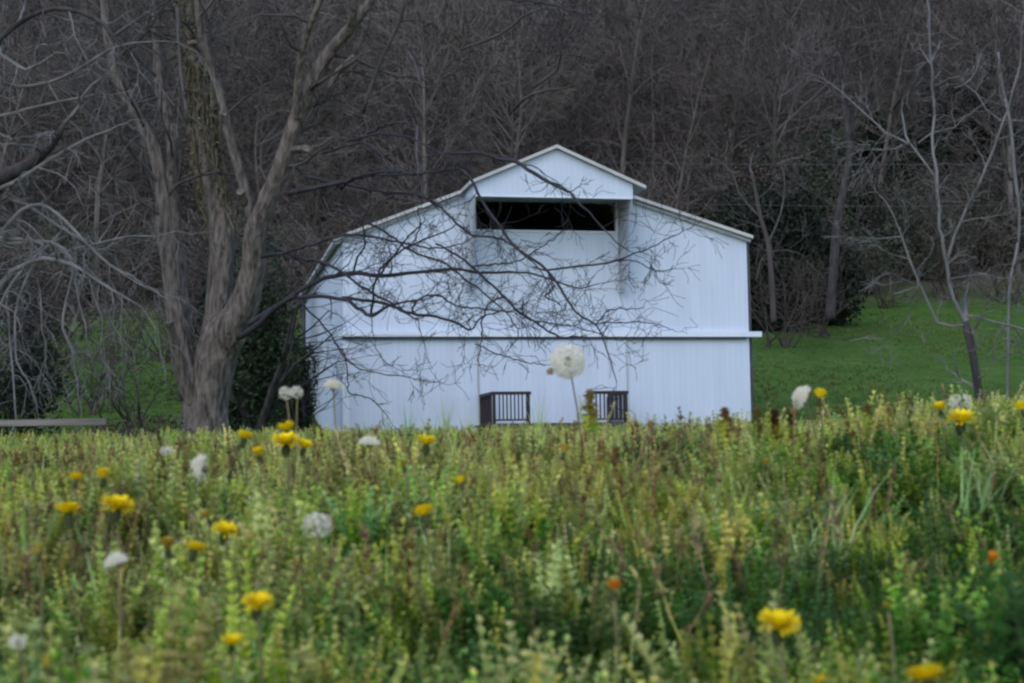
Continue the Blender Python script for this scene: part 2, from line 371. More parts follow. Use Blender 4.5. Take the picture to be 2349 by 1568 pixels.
# ------------------------------------------------------------------ twig growth
def grow(mb, p, d, length, r, level, sides=4, droop=0.0, kids=3, wig=0.25, minr=0.0025, spread=0.8, fl=1.0):
    n = max(3, int(5 * fl)) if level > 0 else 3
    pts = [Vector(p)]; d = Vector(d).normalized(); seg = length / n; dirs = []
    for i in range(n):
        d = (d + Vector((random.gauss(0, wig), random.gauss(0, wig), random.gauss(0, wig) - droop))).normalized()
        pts.append(pts[-1] + d * seg); dirs.append(d.copy())
    radii = [max(minr, r * (1 - 0.75 * i / n)) for i in range(n + 1)]
    mb.tube(pts, radii, sides if level > 1 else 3, cap=False)
    if level <= 0: return
    for k in range(kids):
        i = random.randint(1, n); q = pts[i]; dd = dirs[i - 1]
        a = dd.orthogonal().normalized(); a.rotate(Matrix.Rotation(random.uniform(0, 6.283), 3, dd))
        nd = (dd + a * random.uniform(spread * .6, spread * 1.3)).normalized()
        grow(mb, q, nd, length * random.uniform(.45, .75), radii[i] * random.uniform(.5, .75), level - 1, sides, droop, kids, wig, minr, spread, fl)

def limb(mb, px, Y, Y2=None, rs=1.0, step=0.25, sides=10, lump=0.0, wob=0.0):
    """px: list of (x, y, r) in photo pixels; depth goes from Y to Y2"""
    Y2 = Y if Y2 is None else Y2; n = len(px); P = []; R = []
    for i, (x, y, r) in enumerate(px):
        yy = Y + (Y2 - Y) * i / max(1, n - 1)
        v = at(x, y, yy); P.append(v); R.append(r * yy / F * rs)
    P, R = smooth_line(P, R, step)
    if wob:
        for i in range(1, len(P) - 1): P[i] = P[i] + Vector((random.gauss(0, wob), random.gauss(0, wob), random.gauss(0, wob)))
    mb.tube(P, R, sides, True, lump)
    return P, R
def sprout(mb, P, R, every, length, level, kids, up=0.0, droop=0.0, minr=0.003, frac=0.5, wig=.22, start=0.15, spread=.9):
    acc = 0; tot = len(P)
    for i in range(1, tot - 1):
        acc += (P[i] - P[i - 1]).length
        if acc > every * random.uniform(.6, 1.4) and i / tot > start:
            acc = 0; d = (P[i + 1] - P[i - 1]).normalized()
            a = d.orthogonal().normalized(); a.rotate(Matrix.Rotation(random.uniform(0, 6.283), 3, d))
            nd = (d * .6 + a * spread + Vector((0, 0, up))).normalized()
            grow(mb, P[i], nd, length * random.uniform(.5, 1.3), max(minr, min(R[i] * frac, .03)), level, 4, droop, kids, wig, minr)
    if len(P) > 2: grow(mb, P[-1], (P[-1] - P[-3]).normalized(), length, R[-1], level, 4, droop, kids, wig, minr)

# ------------------------------------------------------------------ big tree left of the barn
bt = at(472, 1030, 24)
tree = empty('bare_tree', (bt.x, bt.y, hz(bt.x, bt.y)), label='large grey multi-stemmed bare tree left of the barn, its middle stem wrapped in olive vine', cat='tree')
def localise(mb, root):
    lx, ly, lz = root.location; mb.V = [(a - lx, b_ - ly, c - lz) for a, b_, c in mb.V]; return mb
tk = MB()
limb(tk, [(478, 1075, 70), (474, 1010, 58), (470, 950, 51), (480, 880, 48), (494, 820, 48), (508, 770, 44), (520, 735, 30)], 24, 24, lump=.05, sides=30, step=.07)
RR = limb(tk, [(500, 830, 30), (528, 765, 42), (560, 700, 35), (580, 620, 29), (584, 540, 26), (607, 475, 22), (645, 380, 20), (682, 270, 18), (712, 200, 17), (752, 125, 15), (800, 70, 13), (852, 0, 11), (900, -70, 9)], 24, 22.5, lump=.06, sides=24, step=.08)
CC = limb(tk, [(478, 850, 28), (488, 780, 30), (497, 720, 29), (506, 630, 30), (508, 530, 28), (492, 460, 26), (473, 370, 25), (461, 240, 22), (446, 130, 19), (434, 30, 16), (428, -70, 13)], 24, 24.6, lump=.06, sides=24, step=.08)
LL = limb(tk, [(462, 950, 22), (440, 890, 26), (420, 820, 25), (408, 750, 24), (400, 690, 22), (388, 610, 20), (376, 520, 19), (371, 430, 15), (350, 335, 14), (315, 268, 13), (278, 200, 12), (262, 150, 12), (245, 66, 11), (238, -50, 9)], 24, 23.5, lump=.06, sides=20, step=.08)
L2 = limb(tk, [(424, 800, 16), (416, 700, 18), (408, 610, 17), (402, 520, 15), (394, 430, 13), (396, 335, 13), (386, 268, 12), (366, 200, 11), (360, 100, 10), (354, -40, 8)], 24.3, 25.5, lump=.06, sides=16, step=.08)
R2 = limb(tk, [(592, 540, 18), (574, 475, 14), (547, 385, 12), (523, 302, 11), (499, 195, 10), (470, 110, 9), (455, 40, 8), (448, -40, 6)], 23.6, 23, sides=8, step=.2)
R3 = limb(tk, [(685, 268, 12), (684, 200, 10), (692, 120, 9), (712, 55, 8), (745, -20, 6)], 23, 22, sides=8, step=.2)
R4 = limb(tk, [(800, 75, 11), (812, 30, 9), (818, -40, 7)], 22.6, 22, sides=8)
L5 = limb(tk, [(440, 925, 14), (416, 850, 12), (400, 790, 10), (388, 740, 11)], 23.8, 23.4, sides=8)
for pts in ([(672, 345, 9), (700, 342, 10), (716, 350, 8)], [(745, 215, 7), (775, 165, 8), (815, 130, 8)], [(463, 118, 7), (446, 98, 9), (430, 100, 6)], [(505, 300, 6), (512, 260, 10)], [(560, 470, 10), (552, 440, 11)]):
    limb(tk, pts, 23, 22.8, sides=7, lump=.15)
localise(tk, tree).build('trunk', M['bark'], tree)

tw = MB()
for P_, R_, ev, ln in ((RR[0], RR[1], .3, 1.6), (CC[0], CC[1], .5, 1.3), (LL[0], LL[1], .3, 1.7), (L2[0], L2[1], .35, 1.5), (R2[0], R2[1], .3, 1.3), (R3[0], R3[1], .3, 1.2)):
    sprout(tw, P_, R_, ev, ln, 2, 4, up=.1, minr=.004, start=.42)
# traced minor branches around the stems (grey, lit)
for pts in ([(833, 261, 5), (857, 184, 5), (883, 120, 4.5), (917, 50, 4), (935, -20, 3)], [(934, 118, 4), (950, 144, 5), (964, 191, 4)],
            [(1169, 262, 4), (1199, 228, 4), (1253, 208, 3.5), (1293, 203, 2)], [(1222, 201, 3.5), (1279, 161, 4), (1286, 127, 3), (1280, 84, 3)],
            [(957, 290, 4), (957, 360, 4), (960, 405, 3.5), (970, 450, 3)], [(406, 20, 5), (412, 130, 5), (422, 220, 4), (428, 262, 3)],
            [(1058, 114, 3), (1145, 80, 3.5), (1202, 37, 3.5), (1243, 20, 3)]):
    P_, R_ = limb(tw, pts, 23, 22.2, sides=5, step=.2, wob=.006); sprout(tw, P_, R_, .6, .6, 1, 3, minr=.004)
localise(tw, tree).build('twigs', M['twig_grey'], tree, True)

OV = MB()   # dark boughs reaching out in front of the barn
BR = [
 [(545, 775, 10), (585, 750, 9), (625, 715, 8), (673, 676, 7), (743, 639, 6.5), (809, 627, 6.5), (875, 632, 6), (954, 625, 5), (1039, 618, 4.5), (1118, 629, 4), (1212, 627, 3), (1290, 650, 2.5), (1330, 662, 2), (1370, 652, 1.5)],
 [(570, 745, 9), (630, 705, 7), (665, 686, 6.5), (703, 681, 6.5), (785, 686, 6), (820, 706, 5.5), (851, 725, 5.5), (893, 702, 4), (950, 690, 2.5)],
 [(785, 684, 5), (870, 695, 4.5), (945, 718, 4.5), (1000, 728, 4), (1057, 744, 4), (1081, 758, 3), (1105, 730, 2.5), (1150, 716, 2), (1200, 708, 1.4)],
 [(660, 445, 8), (720, 432, 7), (783, 420, 6), (850, 402, 5), (957, 401, 4.5), (1051, 389, 4), (1085, 416, 4.5), (1104, 461, 4.5), (1142, 512, 4.5), (1179, 564, 5), (1259, 625, 4.5), (1320, 714, 3.5), (1367, 747, 3), (1395, 812, 2.2), (1410, 862, 1.5)],
 [(1010, 352, 3.5), (1090, 352, 4), (1140, 362, 4.5), (1184, 372, 6), (1222, 395, 6), (1245, 411, 6), (1306, 442, 4), (1335, 470, 3), (1380, 520, 2.5), (1412, 555, 2), (1450, 580, 1.3)],
 [(700, 405, 6), (800, 425, 5), (880, 440, 4.5), (950, 445, 4), (996, 465, 4), (1048, 512, 4), (1085, 540, 3.5), (1142, 545, 3), (1180, 568, 2.5), (1230, 610, 2), (1262, 665, 1.6)],
 [(1000, 560, 3), (1050, 585, 3.5), (1080, 611, 3.5), (1156, 681, 4), (1203, 723, 3.5), (1259, 761, 3), (1300, 775, 2), (1345, 770, 1.4)],
 [(1225, 612, 2.5), (1250, 620, 3), (1330, 611, 3), (1400, 601, 2.8), (1446, 587, 2.2), (1493, 568, 1.8), (1560, 536, 1.3)],
 [(1400, 601, 2), (1446, 597, 1.8), (1503, 620, 1.6), (1548, 616, 1.2)],
 [(945, 718, 3), (950, 700, 3), (973, 681, 3), (1010, 681, 3), (1043, 702, 2.8), (1095, 707, 2.4), (1165, 716, 2)],
 [(1156, 681, 3), (1123, 695, 2.8), (1106, 742, 2.5), (1104, 790, 2), (1098, 830, 1.2)],
 [(690, 690, 3), (703, 709, 3), (752, 760, 2.6), (790, 820, 2.4), (840, 852, 2), (905, 862, 1.4), (945, 868, 1)],
 [(785, 800, 2), (797, 850, 2), (800, 900, 2), (850, 915, 1.8), (885, 950, 1.3)],
 [(1367, 747, 2.2), (1395, 714, 2), (1430, 710, 1.8), (1474, 708, 1.2)], [(1376, 742, 2), (1442, 740, 1.8), (1500, 742, 1.5), (1548, 760, 1)],
 [(875, 629, 3.5), (893, 600, 3), (917, 568, 2.8), (945, 535, 2.4), (975, 508, 1.8)], [(809, 625, 3.5), (822, 590, 3), (837, 559, 3), (832, 512, 2.2), (845, 480, 1.5)],
 [(851, 722, 4), (856, 680, 3.5), (862, 643, 3.2), (890, 600, 3), (935, 568, 2.8), (985, 545, 2.4), (1039, 522, 1.8)], [(935, 572, 2.5), (955, 545, 2.2), (964, 508, 1.8), (958, 480, 1.2)],
 [(783, 433, 4), (817, 406, 4), (900, 394, 4), (957, 401, 4)], [(760, 345, 3.5), (817, 330, 3.5), (850, 335, 3.3), (874, 356, 3), (890, 386, 2.4)],
 [(843, 309, 4), (884, 288, 4), (934, 283, 3)], [(800, 325, 4), (850, 312, 3.5), (900, 309, 3.5), (951, 322, 3), (1011, 352, 3), (1060, 372, 2)],
 [(1050, -20, 3.5), (1169, 0, 3.5), (1246, 7, 3.5), (1303, 23, 3.2), (1350, 39, 3), (1335, 70, 2.5), (1322, 95, 1.6)],
 [(620, 560, 7), (680, 590, 6), (730, 600, 5), (775, 620, 4.5), (840, 665, 4), (900, 700, 3.5), (960, 735, 2.4)],
 [(600, 590, 6), (650, 580, 5), (720, 560, 4.5), (790, 540, 4), (860, 545, 3.5), (930, 560, 3), (1000, 570, 2.4), (1060, 560, 1.6)],
 [(760, 480, 4), (820, 500, 3.5), (880, 530, 3.5), (940, 575, 3.3), (1010, 600, 3), (1080, 650, 3), (1130, 690, 2.6), (1180, 740, 2), (1190, 775, 1.4)],
 [(1080, 611, 2.6), (1180, 600, 2.2), (1240, 570, 1.8), (1290, 530, 1.3)], [(1200, 690, 2.4), (1205, 730, 2.2), (1260, 740, 2), (1330, 752, 1.6), (1400, 775, 1.2)],
 [(1090, 790, 2), (1140, 812, 2), (1200, 830, 1.7), (1250, 838, 1.2)], [(1256, 622, 2.4), (1268, 660, 2.2), (1250, 680, 3)],
]
for i, pts in enumerate(BR):
    Ya = 23 if i != 4 else 22.4
    P_, R_ = limb(OV, pts, Ya, Ya - 2.2 - .25 * (i % 4), rs=.8, sides=6, step=.12, wob=.008)
    big = len(pts) > 6
    sprout(OV, P_, R_, .27 if big else .3, .62 if big else .42, 2 if big else 1, 3, minr=.0035, frac=.45, droop=.02, start=.25, spread=.95, wig=.28)
localise(OV, tree).build('overhanging_boughs', M['twig_dark'], tree, True)
# vine on the middle stem
vn = MB(); P_, R_ = CC
for i in range(len(P_)):
    f = i / len(P_)
    if f < .36: continue
    dens = 1 if f > .42 else .3
    for k in range(int(38 * (.35 if f < .46 else .7 if f < .54 else 1))):
        a = random.uniform(0, 6.283); rr = R_[i] * random.uniform(.9, 2.6)
        c = P_[i] + Vector((math.cos(a) * rr, math.sin(a) * rr, random.uniform(-.1, .1)))
        s = random.uniform(.015, .045); ax = Vector((random.gauss(0, 1), random.gauss(0, 1), random.gauss(0, 1))).normalized(); bx_ = ax.orthogonal().normalized()
        ax *= s; bx_ *= s * .7
        vn.add([c - ax, c + bx_, c + ax, c - bx_ * .8], [(0, 1, 2, 3)])
for k in range(44):
    a0 = random.uniform(0, 6.283); pts = []; rs_ = []; i0 = int(len(P_) * random.uniform(.3, .6)); i1 = int(len(P_) * random.uniform(.75, 1))
    for i in range(i0, i1, 2):
        a0 += random.gauss(0, .18); rr = R_[i] * random.uniform(1.05, 1.7); pts.append(P_[i] + Vector((math.cos(a0) * rr, math.sin(a0) * rr, 0))); rs_.append(random.uniform(.008, .02))
    if len(pts) > 2: vn.tube(pts, rs_, 4)
localise(vn, tree).build('vine', M['vine'], tree)

# ------------------------------------------------------------------ tree at the left edge (trunk outside the picture)
ex = -9.2; ey = 20.0
et = empty('bare_tree', (ex, ey, hz(ex, ey)), label='bare tree at the left border whose dark bough and drooping pale twigs hang into view', cat='tree')
tk = MB()
tb = [Vector((ex, ey, hz(ex, ey) - .3)), Vector((ex + .1, ey, 1.6)), Vector((ex - .05, ey, 3.2)), Vector((ex + .2, ey, 5.2)), Vector((ex + .1, ey, 7.5))]
P_, R_ = smooth_line(tb, [.36, .3, .27, .22, .15], .2); tk.tube(P_, R_, 12, True, .06)
def el(mb, start, pts, r0, **k):
    P = [Vector(start)]; R = [r0]; n = len(pts)
    for i, (x, y, r) in enumerate(pts):
        yy = 20 - .12 * i; P.append(at(x, y, yy)); R.append(r * yy / F * (1 if k.get('thick') else .72))
    P, R = smooth_line(P, R, .15); mb.tube(P, R, 8, True, .05); return P, R
L_ = []
L_.append(el(tk, (ex, ey, 3.3), [(-60, 440, 26), (0, 409, 19), (50, 386, 16), (100, 352, 12), (134, 312, 8), (150, 280, 5)], .16, thick=1))
L_.append(el(tk, (ex, ey, 5.2), [(-60, 150, 9), (0, 90, 6), (57, 44, 6), (124, 20, 5.5), (188, 30, 5), (241, 57, 4.5), (268, 97, 3.5), (300, 120, 2)], .1, thick=1))
localise(tk, et).build('trunk', M['bark_dark'], et, True)
tw = MB()
for sx, pts in ((3.4, [(-40, 450, 9), (0, 433, 8), (34, 419, 8), (117, 366, 7), (200, 319, 5), (250, 300, 3)]),
                (5.0, [(-40, 100, 7), (0, 124, 6), (60, 161, 5), (97, 144, 4), (130, 120, 2)]), (4.2, [(-20, 270, 6), (60, 251, 5), (148, 231, 4), (200, 222, 2)]),
                (5.0, [(40, 200, 6), (110, 190, 5), (171, 164, 5), (248, 117, 4.5), (302, 100, 3.5), (380, 95, 2)]),
                (3.0, [(-40, 560, 9), (10, 526, 8), (50, 483, 7), (94, 470, 6), (134, 493, 5), (168, 526, 5), (230, 590, 4), (300, 640, 2.5)]),
                (2.6, [(-20, 690, 11), (0, 660, 10), (27, 623, 9), (67, 603, 8), (100, 593, 7), (165, 607, 6), (218, 640, 5), (255, 664, 4), (300, 690, 2)]),
                (2.8, [(20, 560, 6), (117, 556, 6), (168, 603, 5.5), (151, 694, 4), (144, 754, 4), (168, 808, 3), (172, 850, 2)]),
                (2.8, [(0, 545, 6), (100, 563, 6), (67, 627, 5), (40, 694, 4), (34, 761, 4), (38, 830, 3)]),
                (3.2, [(144, 526, 5), (101, 573, 5), (67, 600, 5), (17, 667, 4), (-5, 714, 3)]),
                (3.0, [(110, 590, 5), (168, 573, 5), (252, 553, 4.5), (302, 543, 4), (352, 543, 3)]),
                (3.2, [(60, 470, 5), (144, 526, 5), (201, 560, 4.5), (252, 610, 4), (302, 633, 3), (335, 660, 2)]),
                (2.4, [(-30, 640, 5), (15, 700, 4), (22, 780, 3.5), (30, 860, 3.5), (35, 940, 3)]), (2.6, [(85, 640, 3), (94, 700, 2.6), (96, 760, 2)]),
                (2.6, [(170, 640, 3), (180, 690, 2.6), (197, 750, 2)]), (2.6, [(205, 640, 3), (215, 680, 2.6), (235, 730, 2)])):
    st = (ex, ey, sx) if pts[0][0] < 0 else tuple(at(pts[0][0] - 30, pts[0][1] - 10, 19.9))
    P_, R_ = el(tw, st, pts, .05 if pts[0][0] < 0 else .02); L_.append((P_, R_))
for P_, R_ in L_: sprout(tw, P_, R_, .3, .8, 2, 3, droop=.06, minr=.003, start=.2)
localise(tw, et).build('twigs', M['bark_pale'], et)

# ------------------------------------------------------------------ pale tree on the right
def traced(name, base, Y, limbs, tmat, wmat, label, every=.35, ln=.7, lvl=2, cat='tree', minr=.004, start=.1):
    bz = hz(base[0], base[1]); root = empty(name, (base[0], base[1], bz), label=label, cat=cat)
    tk = MB(); tw = MB()
    for i, (pts, thick) in enumerate(limbs):
        mb = tk if thick else tw
        pts = pts if thick else [(a_, b_, c_ * .62) for a_, b_, c_ in pts]
        P_, R_ = limb(mb, pts, Y, Y - .5 + (i % 4) * .35 if i else Y, sides=10 if thick else 6, step=.2, lump=.05 if thick else 0, wob=0 if thick else .01)
        sprout(tw, P_, R_, every, ln, lvl, 3, minr=minr, up=.1, start=start if not thick else .4)
    localise(tk, root).build('trunk', tmat, root, True); localise(tw, root).build('twigs', wmat, root)
    return root
b1 = at(2250, 1010, 22)
traced('bare_tree', (b1.x, b1.y), 22, [
    ([(2252, 1040, 10), (2250, 962, 10), (2244, 895, 10), (2234, 828, 9.5), (2223, 774, 10), (2214, 738, 8)], True),
    ([(2217, 745, 9), (2187, 687, 7), (2170, 610, 6.5), (2163, 543, 6), (2156, 526, 6), (2150, 436, 6), (2141, 352, 5), (2143, 268, 5), (2136, 168, 5), (2133, 100, 4.5), (2130, 0, 4), (2128, -60, 3)], False),
    ([(2143, 403, 4), (2086, 335, 4), (2036, 305, 3.5), (1969, 248, 3), (1922, 205, 2)], False), ([(2086, 329, 4), (2075, 290, 3.5), (2068, 255, 2)], False), ([(2069, 335, 3), (2030, 345, 2.5), (1995, 344, 1.5)], False),
    ([(2106, 329, 2.5), (2136, 305, 3), (2190, 295, 3), (2213, 268, 2)], False), ([(2136, 150, 3), (2110, 110, 2)], False), ([(2137, 140, 3), (2157, 98, 2)], False),
    ([(2172, 600, 6), (2190, 540, 5), (2217, 480, 5), (2250, 413, 5), (2287, 319, 4.5), (2321, 218, 4), (2338, 151, 4), (2343, 100, 3.5), (2350, 0, 3)], False),
    ([(2290, 277, 3), (2320, 277, 3), (2360, 279, 2)], False), ([(2297, 278, 3), (2264, 252, 2.6), (2240, 215, 2.2), (2215, 195, 1.6)], False), ([(2190, 202, 2), (2210, 195, 2.5), (2240, 160, 2)], False),
    ([(2216, 725, 5), (2245, 728, 5), (2280, 738, 4.5), (2320, 748, 4), (2370, 762, 3)], False),
    ([(2217, 745, 5), (2150, 741, 5), (2130, 700, 4.5), (2110, 653, 4.5), (2086, 593, 4), (2069, 543, 4), (2052, 500, 2.5)], False),
    ([(2110, 655, 3), (2076, 700, 2)], False), ([(2115, 675, 3), (2090, 710, 2.6), (2068, 745, 1.5)], False), ([(2100, 653, 3), (2060, 637, 2)], False), ([(2100, 660, 3), (2052, 675, 2)], False),
    ([(2069, 543, 3), (2020, 548, 2.2), (1975, 546, 1.4)], False), ([(2180, 640, 3), (2220, 636, 3), (2258, 630, 2.5), (2300, 640, 1.5)], False),
    ([(2240, 870, 5), (2262, 860, 3), (2275, 830, 2.4), (2280, 790, 2)], False)],
    M['bark_dark'], M['bark_pale'], 'pale thin-branched bare tree with short dark trunk on the lawn right of the barn', every=.28, ln=.6, minr=.0035)
b2 = at(2312, 1010, 27)
traced('bare_tree', (b2.x, b2.y), 27, [
    ([(2310, 1020, 3), (2311, 900, 3), (2312, 800, 3), (2314, 700, 3), (2318, 640, 3), (2335, 560, 3), (2338, 486, 3), (2328, 403, 4), (2318, 285, 3.5), (2300, 200, 3), (2290, 120, 2)], True),
    ([(2314, 690, 2.4), (2280, 655, 2), (2250, 640, 1)], False), ([(2318, 640, 4), (2340, 600, 3), (2380, 560, 2)], False)],
    M['bark_pale'], M['twig_grey'], 'slender upright sapling at the right border behind the pale bare tree', every=.2, ln=.6)
b3 = at(1912, 640, 62)
traced('bare_tree', (b3.x, b3.y), 62, [
    ([(1905, 730, 12), (1912, 620, 11), (1922, 503, 10), (1938, 419, 9), (1948, 335, 8), (1935, 235, 6), (1935, 161, 5), (1920, 120, 3)], True),
    ([(1935, 165, 4), (1948, 130, 3), (1955, 90, 2)], False), ([(1950, 310, 5), (1965, 255, 5), (1985, 218, 4.5), (1995, 190, 4), (2020, 150, 3), (2040, 120, 2)], False), ([(1980, 225, 3.5), (1998, 250, 3), (2025, 180, 2.5)], False),
    ([(1955, 450, 5), (1999, 379, 5), (2036, 342, 4), (2090, 290, 3), (2140, 260, 2)], False), ([(1962, 452, 4.5), (2010, 395, 4.5), (2050, 350, 4), (2090, 325, 3), (2130, 300, 2)], False), ([(1935, 240, 3.5), (1905, 200, 3), (1890, 140, 2)], False)],
    M['bark_dark'], M['bark_dark'], 'dark forked bare tree rising at the lawn edge above the evergreen thicket', every=1.0, ln=2.0, minr=.012)
b4 = at(1760, 650, 58)
traced('bare_tree', (b4.x, b4.y), 58, [
    ([(1775, 740, 7), (1770, 640, 7), (1762, 560, 6), (1745, 500, 5), (1735, 450, 5), (1725, 400, 4)], True),
    ([(1762, 560, 5), (1790, 490, 4), (1800, 420, 3), (1790, 370, 2)], False), ([(1745, 500, 4), (1700, 450, 3), (1680, 400, 3), (1650, 370, 2)], False),
    ([(1735, 640, 3), (1750, 590, 3), (1790, 575, 3), (1830, 580, 2)], False)],
    M['wood_trunk'], M['twig_grey'], 'small grey bare tree with curved twigs just behind the right eave of the barn', every=.8, ln=1.6, minr=.01)

# ------------------------------------------------------------------ leafy masses
def bush(name, c, rx, ry, rz_, n, leaf, m, label, cat='bush', group=None, lobes=7, stems=True):
    bz = hz(c[0], c[1]); root = empty(name, (c[0], c[1], bz), label=label, cat=cat, group=group)
    n = int(n); L = []
    for k in range(lobes): L.append((random.uniform(-.55, .55) * rx, random.uniform(-.5, .5) * ry, rz_ * random.uniform(.15, .75), random.uniform(.3, .55)))
    L = np.array(L); k = rng.integers(0, lobes, n); d = rng.normal(size=(n, 3)); d /= np.linalg.norm(d, axis=1)[:, None]
    rr = rng.uniform(.35, 1, n) ** .5
    P = L[k, :3] + d * np.stack([L[k, 3] * rx, L[k, 3] * ry, L[k, 3] * rz_], -1) * rr[:, None] * rng.uniform(.8, 1.15, (n, 1))
    P[:, 2] = np.clip(P[:, 2], 0.02, None)
    a = rng.normal(size=(n, 3)); a /= np.linalg.norm(a, axis=1)[:, None]; b_ = np.cross(a, rng.normal(size=(n, 3))); b_ /= np.linalg.norm(b_, axis=1)[:, None] + 1e-9
    s = leaf * rng.uniform(.6, 1.4, (n, 1))
    V = np.stack([P - a * s, P + b_ * s * .5, P + a * s, P - b_ * s * .5], 1).reshape(-1, 3); Fa = np.arange(n * 4).reshape(-1, 4)
    link('foliage', mesh_np('foliage', V, Fa, m), root)
    st = MB()
    for q in range(5):
        grow(st, (random.uniform(-.2, .2) * rx, random.uniform(-.2, .2) * ry, -.1), (random.uniform(-.5, .5), random.uniform(-.3, .3), 1), rz_ * .8, .02 * rz_ + .01, 2, 5, 0, 3, .15, .006)
    st.build('stems', M['bark_dark'], root)
    return root
def atg(px, Y): v = at(px, 1000, Y); return (v.x, Y)
bush('evergreen_bush', atg(583, 33), 1.2, 1.0, 4.3, 9000, .06, M['evergreen'], 'tall dark evergreen bush filling the gap between the big grey tree and the barn', lobes=12)
bush('evergreen_bush', atg(545, 36), 1.2, 1.0, 3.8, 6500, .07, M['evergreen_dark'], 'dark evergreen bush directly behind the forked grey trunk')
bush('evergreen_bush', atg(684, 36.5), .55, .4, 2.1, 3600, .05, M['evergreen'], 'low leafy evergreen shrub just left of the barn side wall')
bush('evergreen_bush', atg(35, 42), 1.5, 1.2, 2.6, 3200, .07, M['evergreen_dark'], 'dark evergreen bush at the left border under the drooping twigs')
bush('evergreen_bush', atg(1790, 66), 3.6, 2.0, 5.0, 20000, .14, M['evergreen_dark'], 'wide near-black thicket bush on the lawn edge right behind the barn', lobes=12)
bush('evergreen_bush', atg(1905, 69), 2.9, 2.0, 4.0, 13000, .14, M['evergreen_dark'], 'lower near-black thicket bush under the dark forked tree', lobes=9)
bush('evergreen_tree', atg(1835, 80), 3.4, 2.4, 7.0, 9000, .16, M['evergreen'], 'dark green cedar showing between the barn roof and the forked tree', cat='tree', lobes=12)
bush('evergreen_tree', atg(1762, 74), 2.6, 2.0, 6.4, 8500, .14, M['evergreen_dark'], 'dark cedar touching the right eave of the barn', cat='tree', lobes=9)
bush('evergreen_tree', atg(2080, 92), 4.0, 2.4, 6.5, 9000, .2, M['evergreen'], 'low dark cedar at the wood edge behind the pale bare tree', cat='tree', lobes=9)
bush('evergreen_tree', atg(2230, 95), 3.8, 2.4, 7.0, 7000, .2, M['evergreen_dark'], 'tall sparse dark cedar at the wood edge behind the slanting pale bough', cat='tree', lobes=11)
bush('evergreen_tree', atg(2350, 94), 3.8, 2.4, 5.0, 6000, .2, M['evergreen'], 'dark cedar at the wood edge cut by the right border', cat='tree', lobes=9)
bush('evergreen_tree', atg(1990, 84), 2.6, 2.0, 4.0, 5000, .17, M['evergreen_dark'], 'small dark cedar right of the near-black thicket', cat='tree', lobes=9)
bush('brush_pile', atg(335, 15), .75, .5, .34, 3200, .022, M['brush'], 'low brown pile of brush beside the foot of the big grey tree', cat='brush pile')

bush('thicket', atg(70, 52), 1.5, 1.4, 4.6, 6500, .05, M['brush'], 'dark brown leafless thicket at the left border beside the open lawn', cat='thicket', lobes=12)
bush('thicket', atg(-10, 50), 1.6, 1.4, 5.2, 6500, .05, M['brush'], 'dark brown leafless thicket cut by the left edge of the view', cat='thicket', lobes=12)
bush('thicket', atg(425, 50), 1.1, 1.2, 5.0, 5500, .05, M['brush'], 'dark brown thicket behind the left stem of the big grey tree', cat='thicket', lobes=12)
bush('thicket', atg(585, 46), 1.4, 1.2, 6.2, 8500, .05, M['brush'], 'brown thicket rising above the evergreen bush beside the barn', cat='thicket', lobes=14)
bush('thicket', atg(1800, 74), 4.6, 2.0, 7.2, 12000, .09, M['brush'], 'brown brush thicket above the near-black bushes right of the barn', cat='thicket', lobes=16)
M['scrub'] = mat('scrub', (0.040, 0.052, 0.036), (0.085, 0.098, 0.072), 1.2, coord='pos', trans=.1)
for a_ in ((1990, 79, 2.4, 3.2, 5500, 'low grey-green scrub right of the near-black thicket'), (2075, 82, 2.6, 4.6, 6500, 'grey-green scrub behind the hanging pale twigs'), (2160, 82, 2.4, 3.4, 5500, 'grey-green scrub behind the short dark trunk'),
           (2250, 85, 2.8, 5.2, 7000, 'tall grey-green scrub between the pale tree and the right border'), (2340, 84, 2.6, 4.2, 6000, 'grey-green scrub cut by the right border'), (150, 79, 3.0, 4.2, 6000, 'grey-green scrub at the top of the left lawn')):
    bush('scrub', atg(a_[0], a_[1]), a_[2], 2, a_[3], a_[4], .09, M['scrub'], a_[5], cat='scrub', group='grey-green scrub along the lawn edge', lobes=14)
def bare_shrub(px, Y, hh, n, label, m='brush'):
    x_, _ = atg(px, Y); root = empty('bare_shrub', (x_, Y, hz(x_, Y)), label=label, cat='shrub', group='leafless shrubs at the wood edge'); mb = MB()
    for k in range(n): grow(mb, (random.gauss(0, hh * .10), random.gauss(0, hh * .08), -.05), (random.gauss(0, .4), random.gauss(0, .4), 1), hh * random.uniform(.5, .85), .012 * hh, 3, 3, -.01, 3, .18, .009, .8)
    mb.build('branches', M[m], root); return root
for a_ in ((40, 60, 5.5, 10, 'leafless shrub at the left border where the lawn meets the woods'), (150, 66, 5.0, 9, 'leafless shrub behind the drooping pale twigs'), (265, 80, 4.4, 9, 'leafless shrub midway between the left border and the big grey tree'),
           (200, 48, 3.6, 9, 'leafless shrub added to dim the left lawn below the drooping twigs'), (305, 45, 3.2, 8, 'leafless shrub added to dim the left lawn nearest the brush pile'), (370, 58, 4.6, 10, 'leafless shrub close left of the big grey trunk'), (640, 60, 7.5, 14, 'tall leafless shrub behind the evergreen bush left of the barn'), (1800, 60, 4.2, 10, 'leafless shrub in front of the near-black thicket'),  # the two shrubs before the left lawn are added to darken it
           (1880, 64, 4.6, 9, 'leafless shrub at the foot of the dark forked tree'), (2040, 76, 3.6, 9, 'leafless shrub on the lawn edge behind the hanging pale twigs'), (2180, 78, 4.5, 10, 'leafless shrub behind the pale bare tree trunk'), (2320, 78, 4.5, 10, 'leafless shrub at the right border behind the sapling')):
    bare_shrub(*a_)

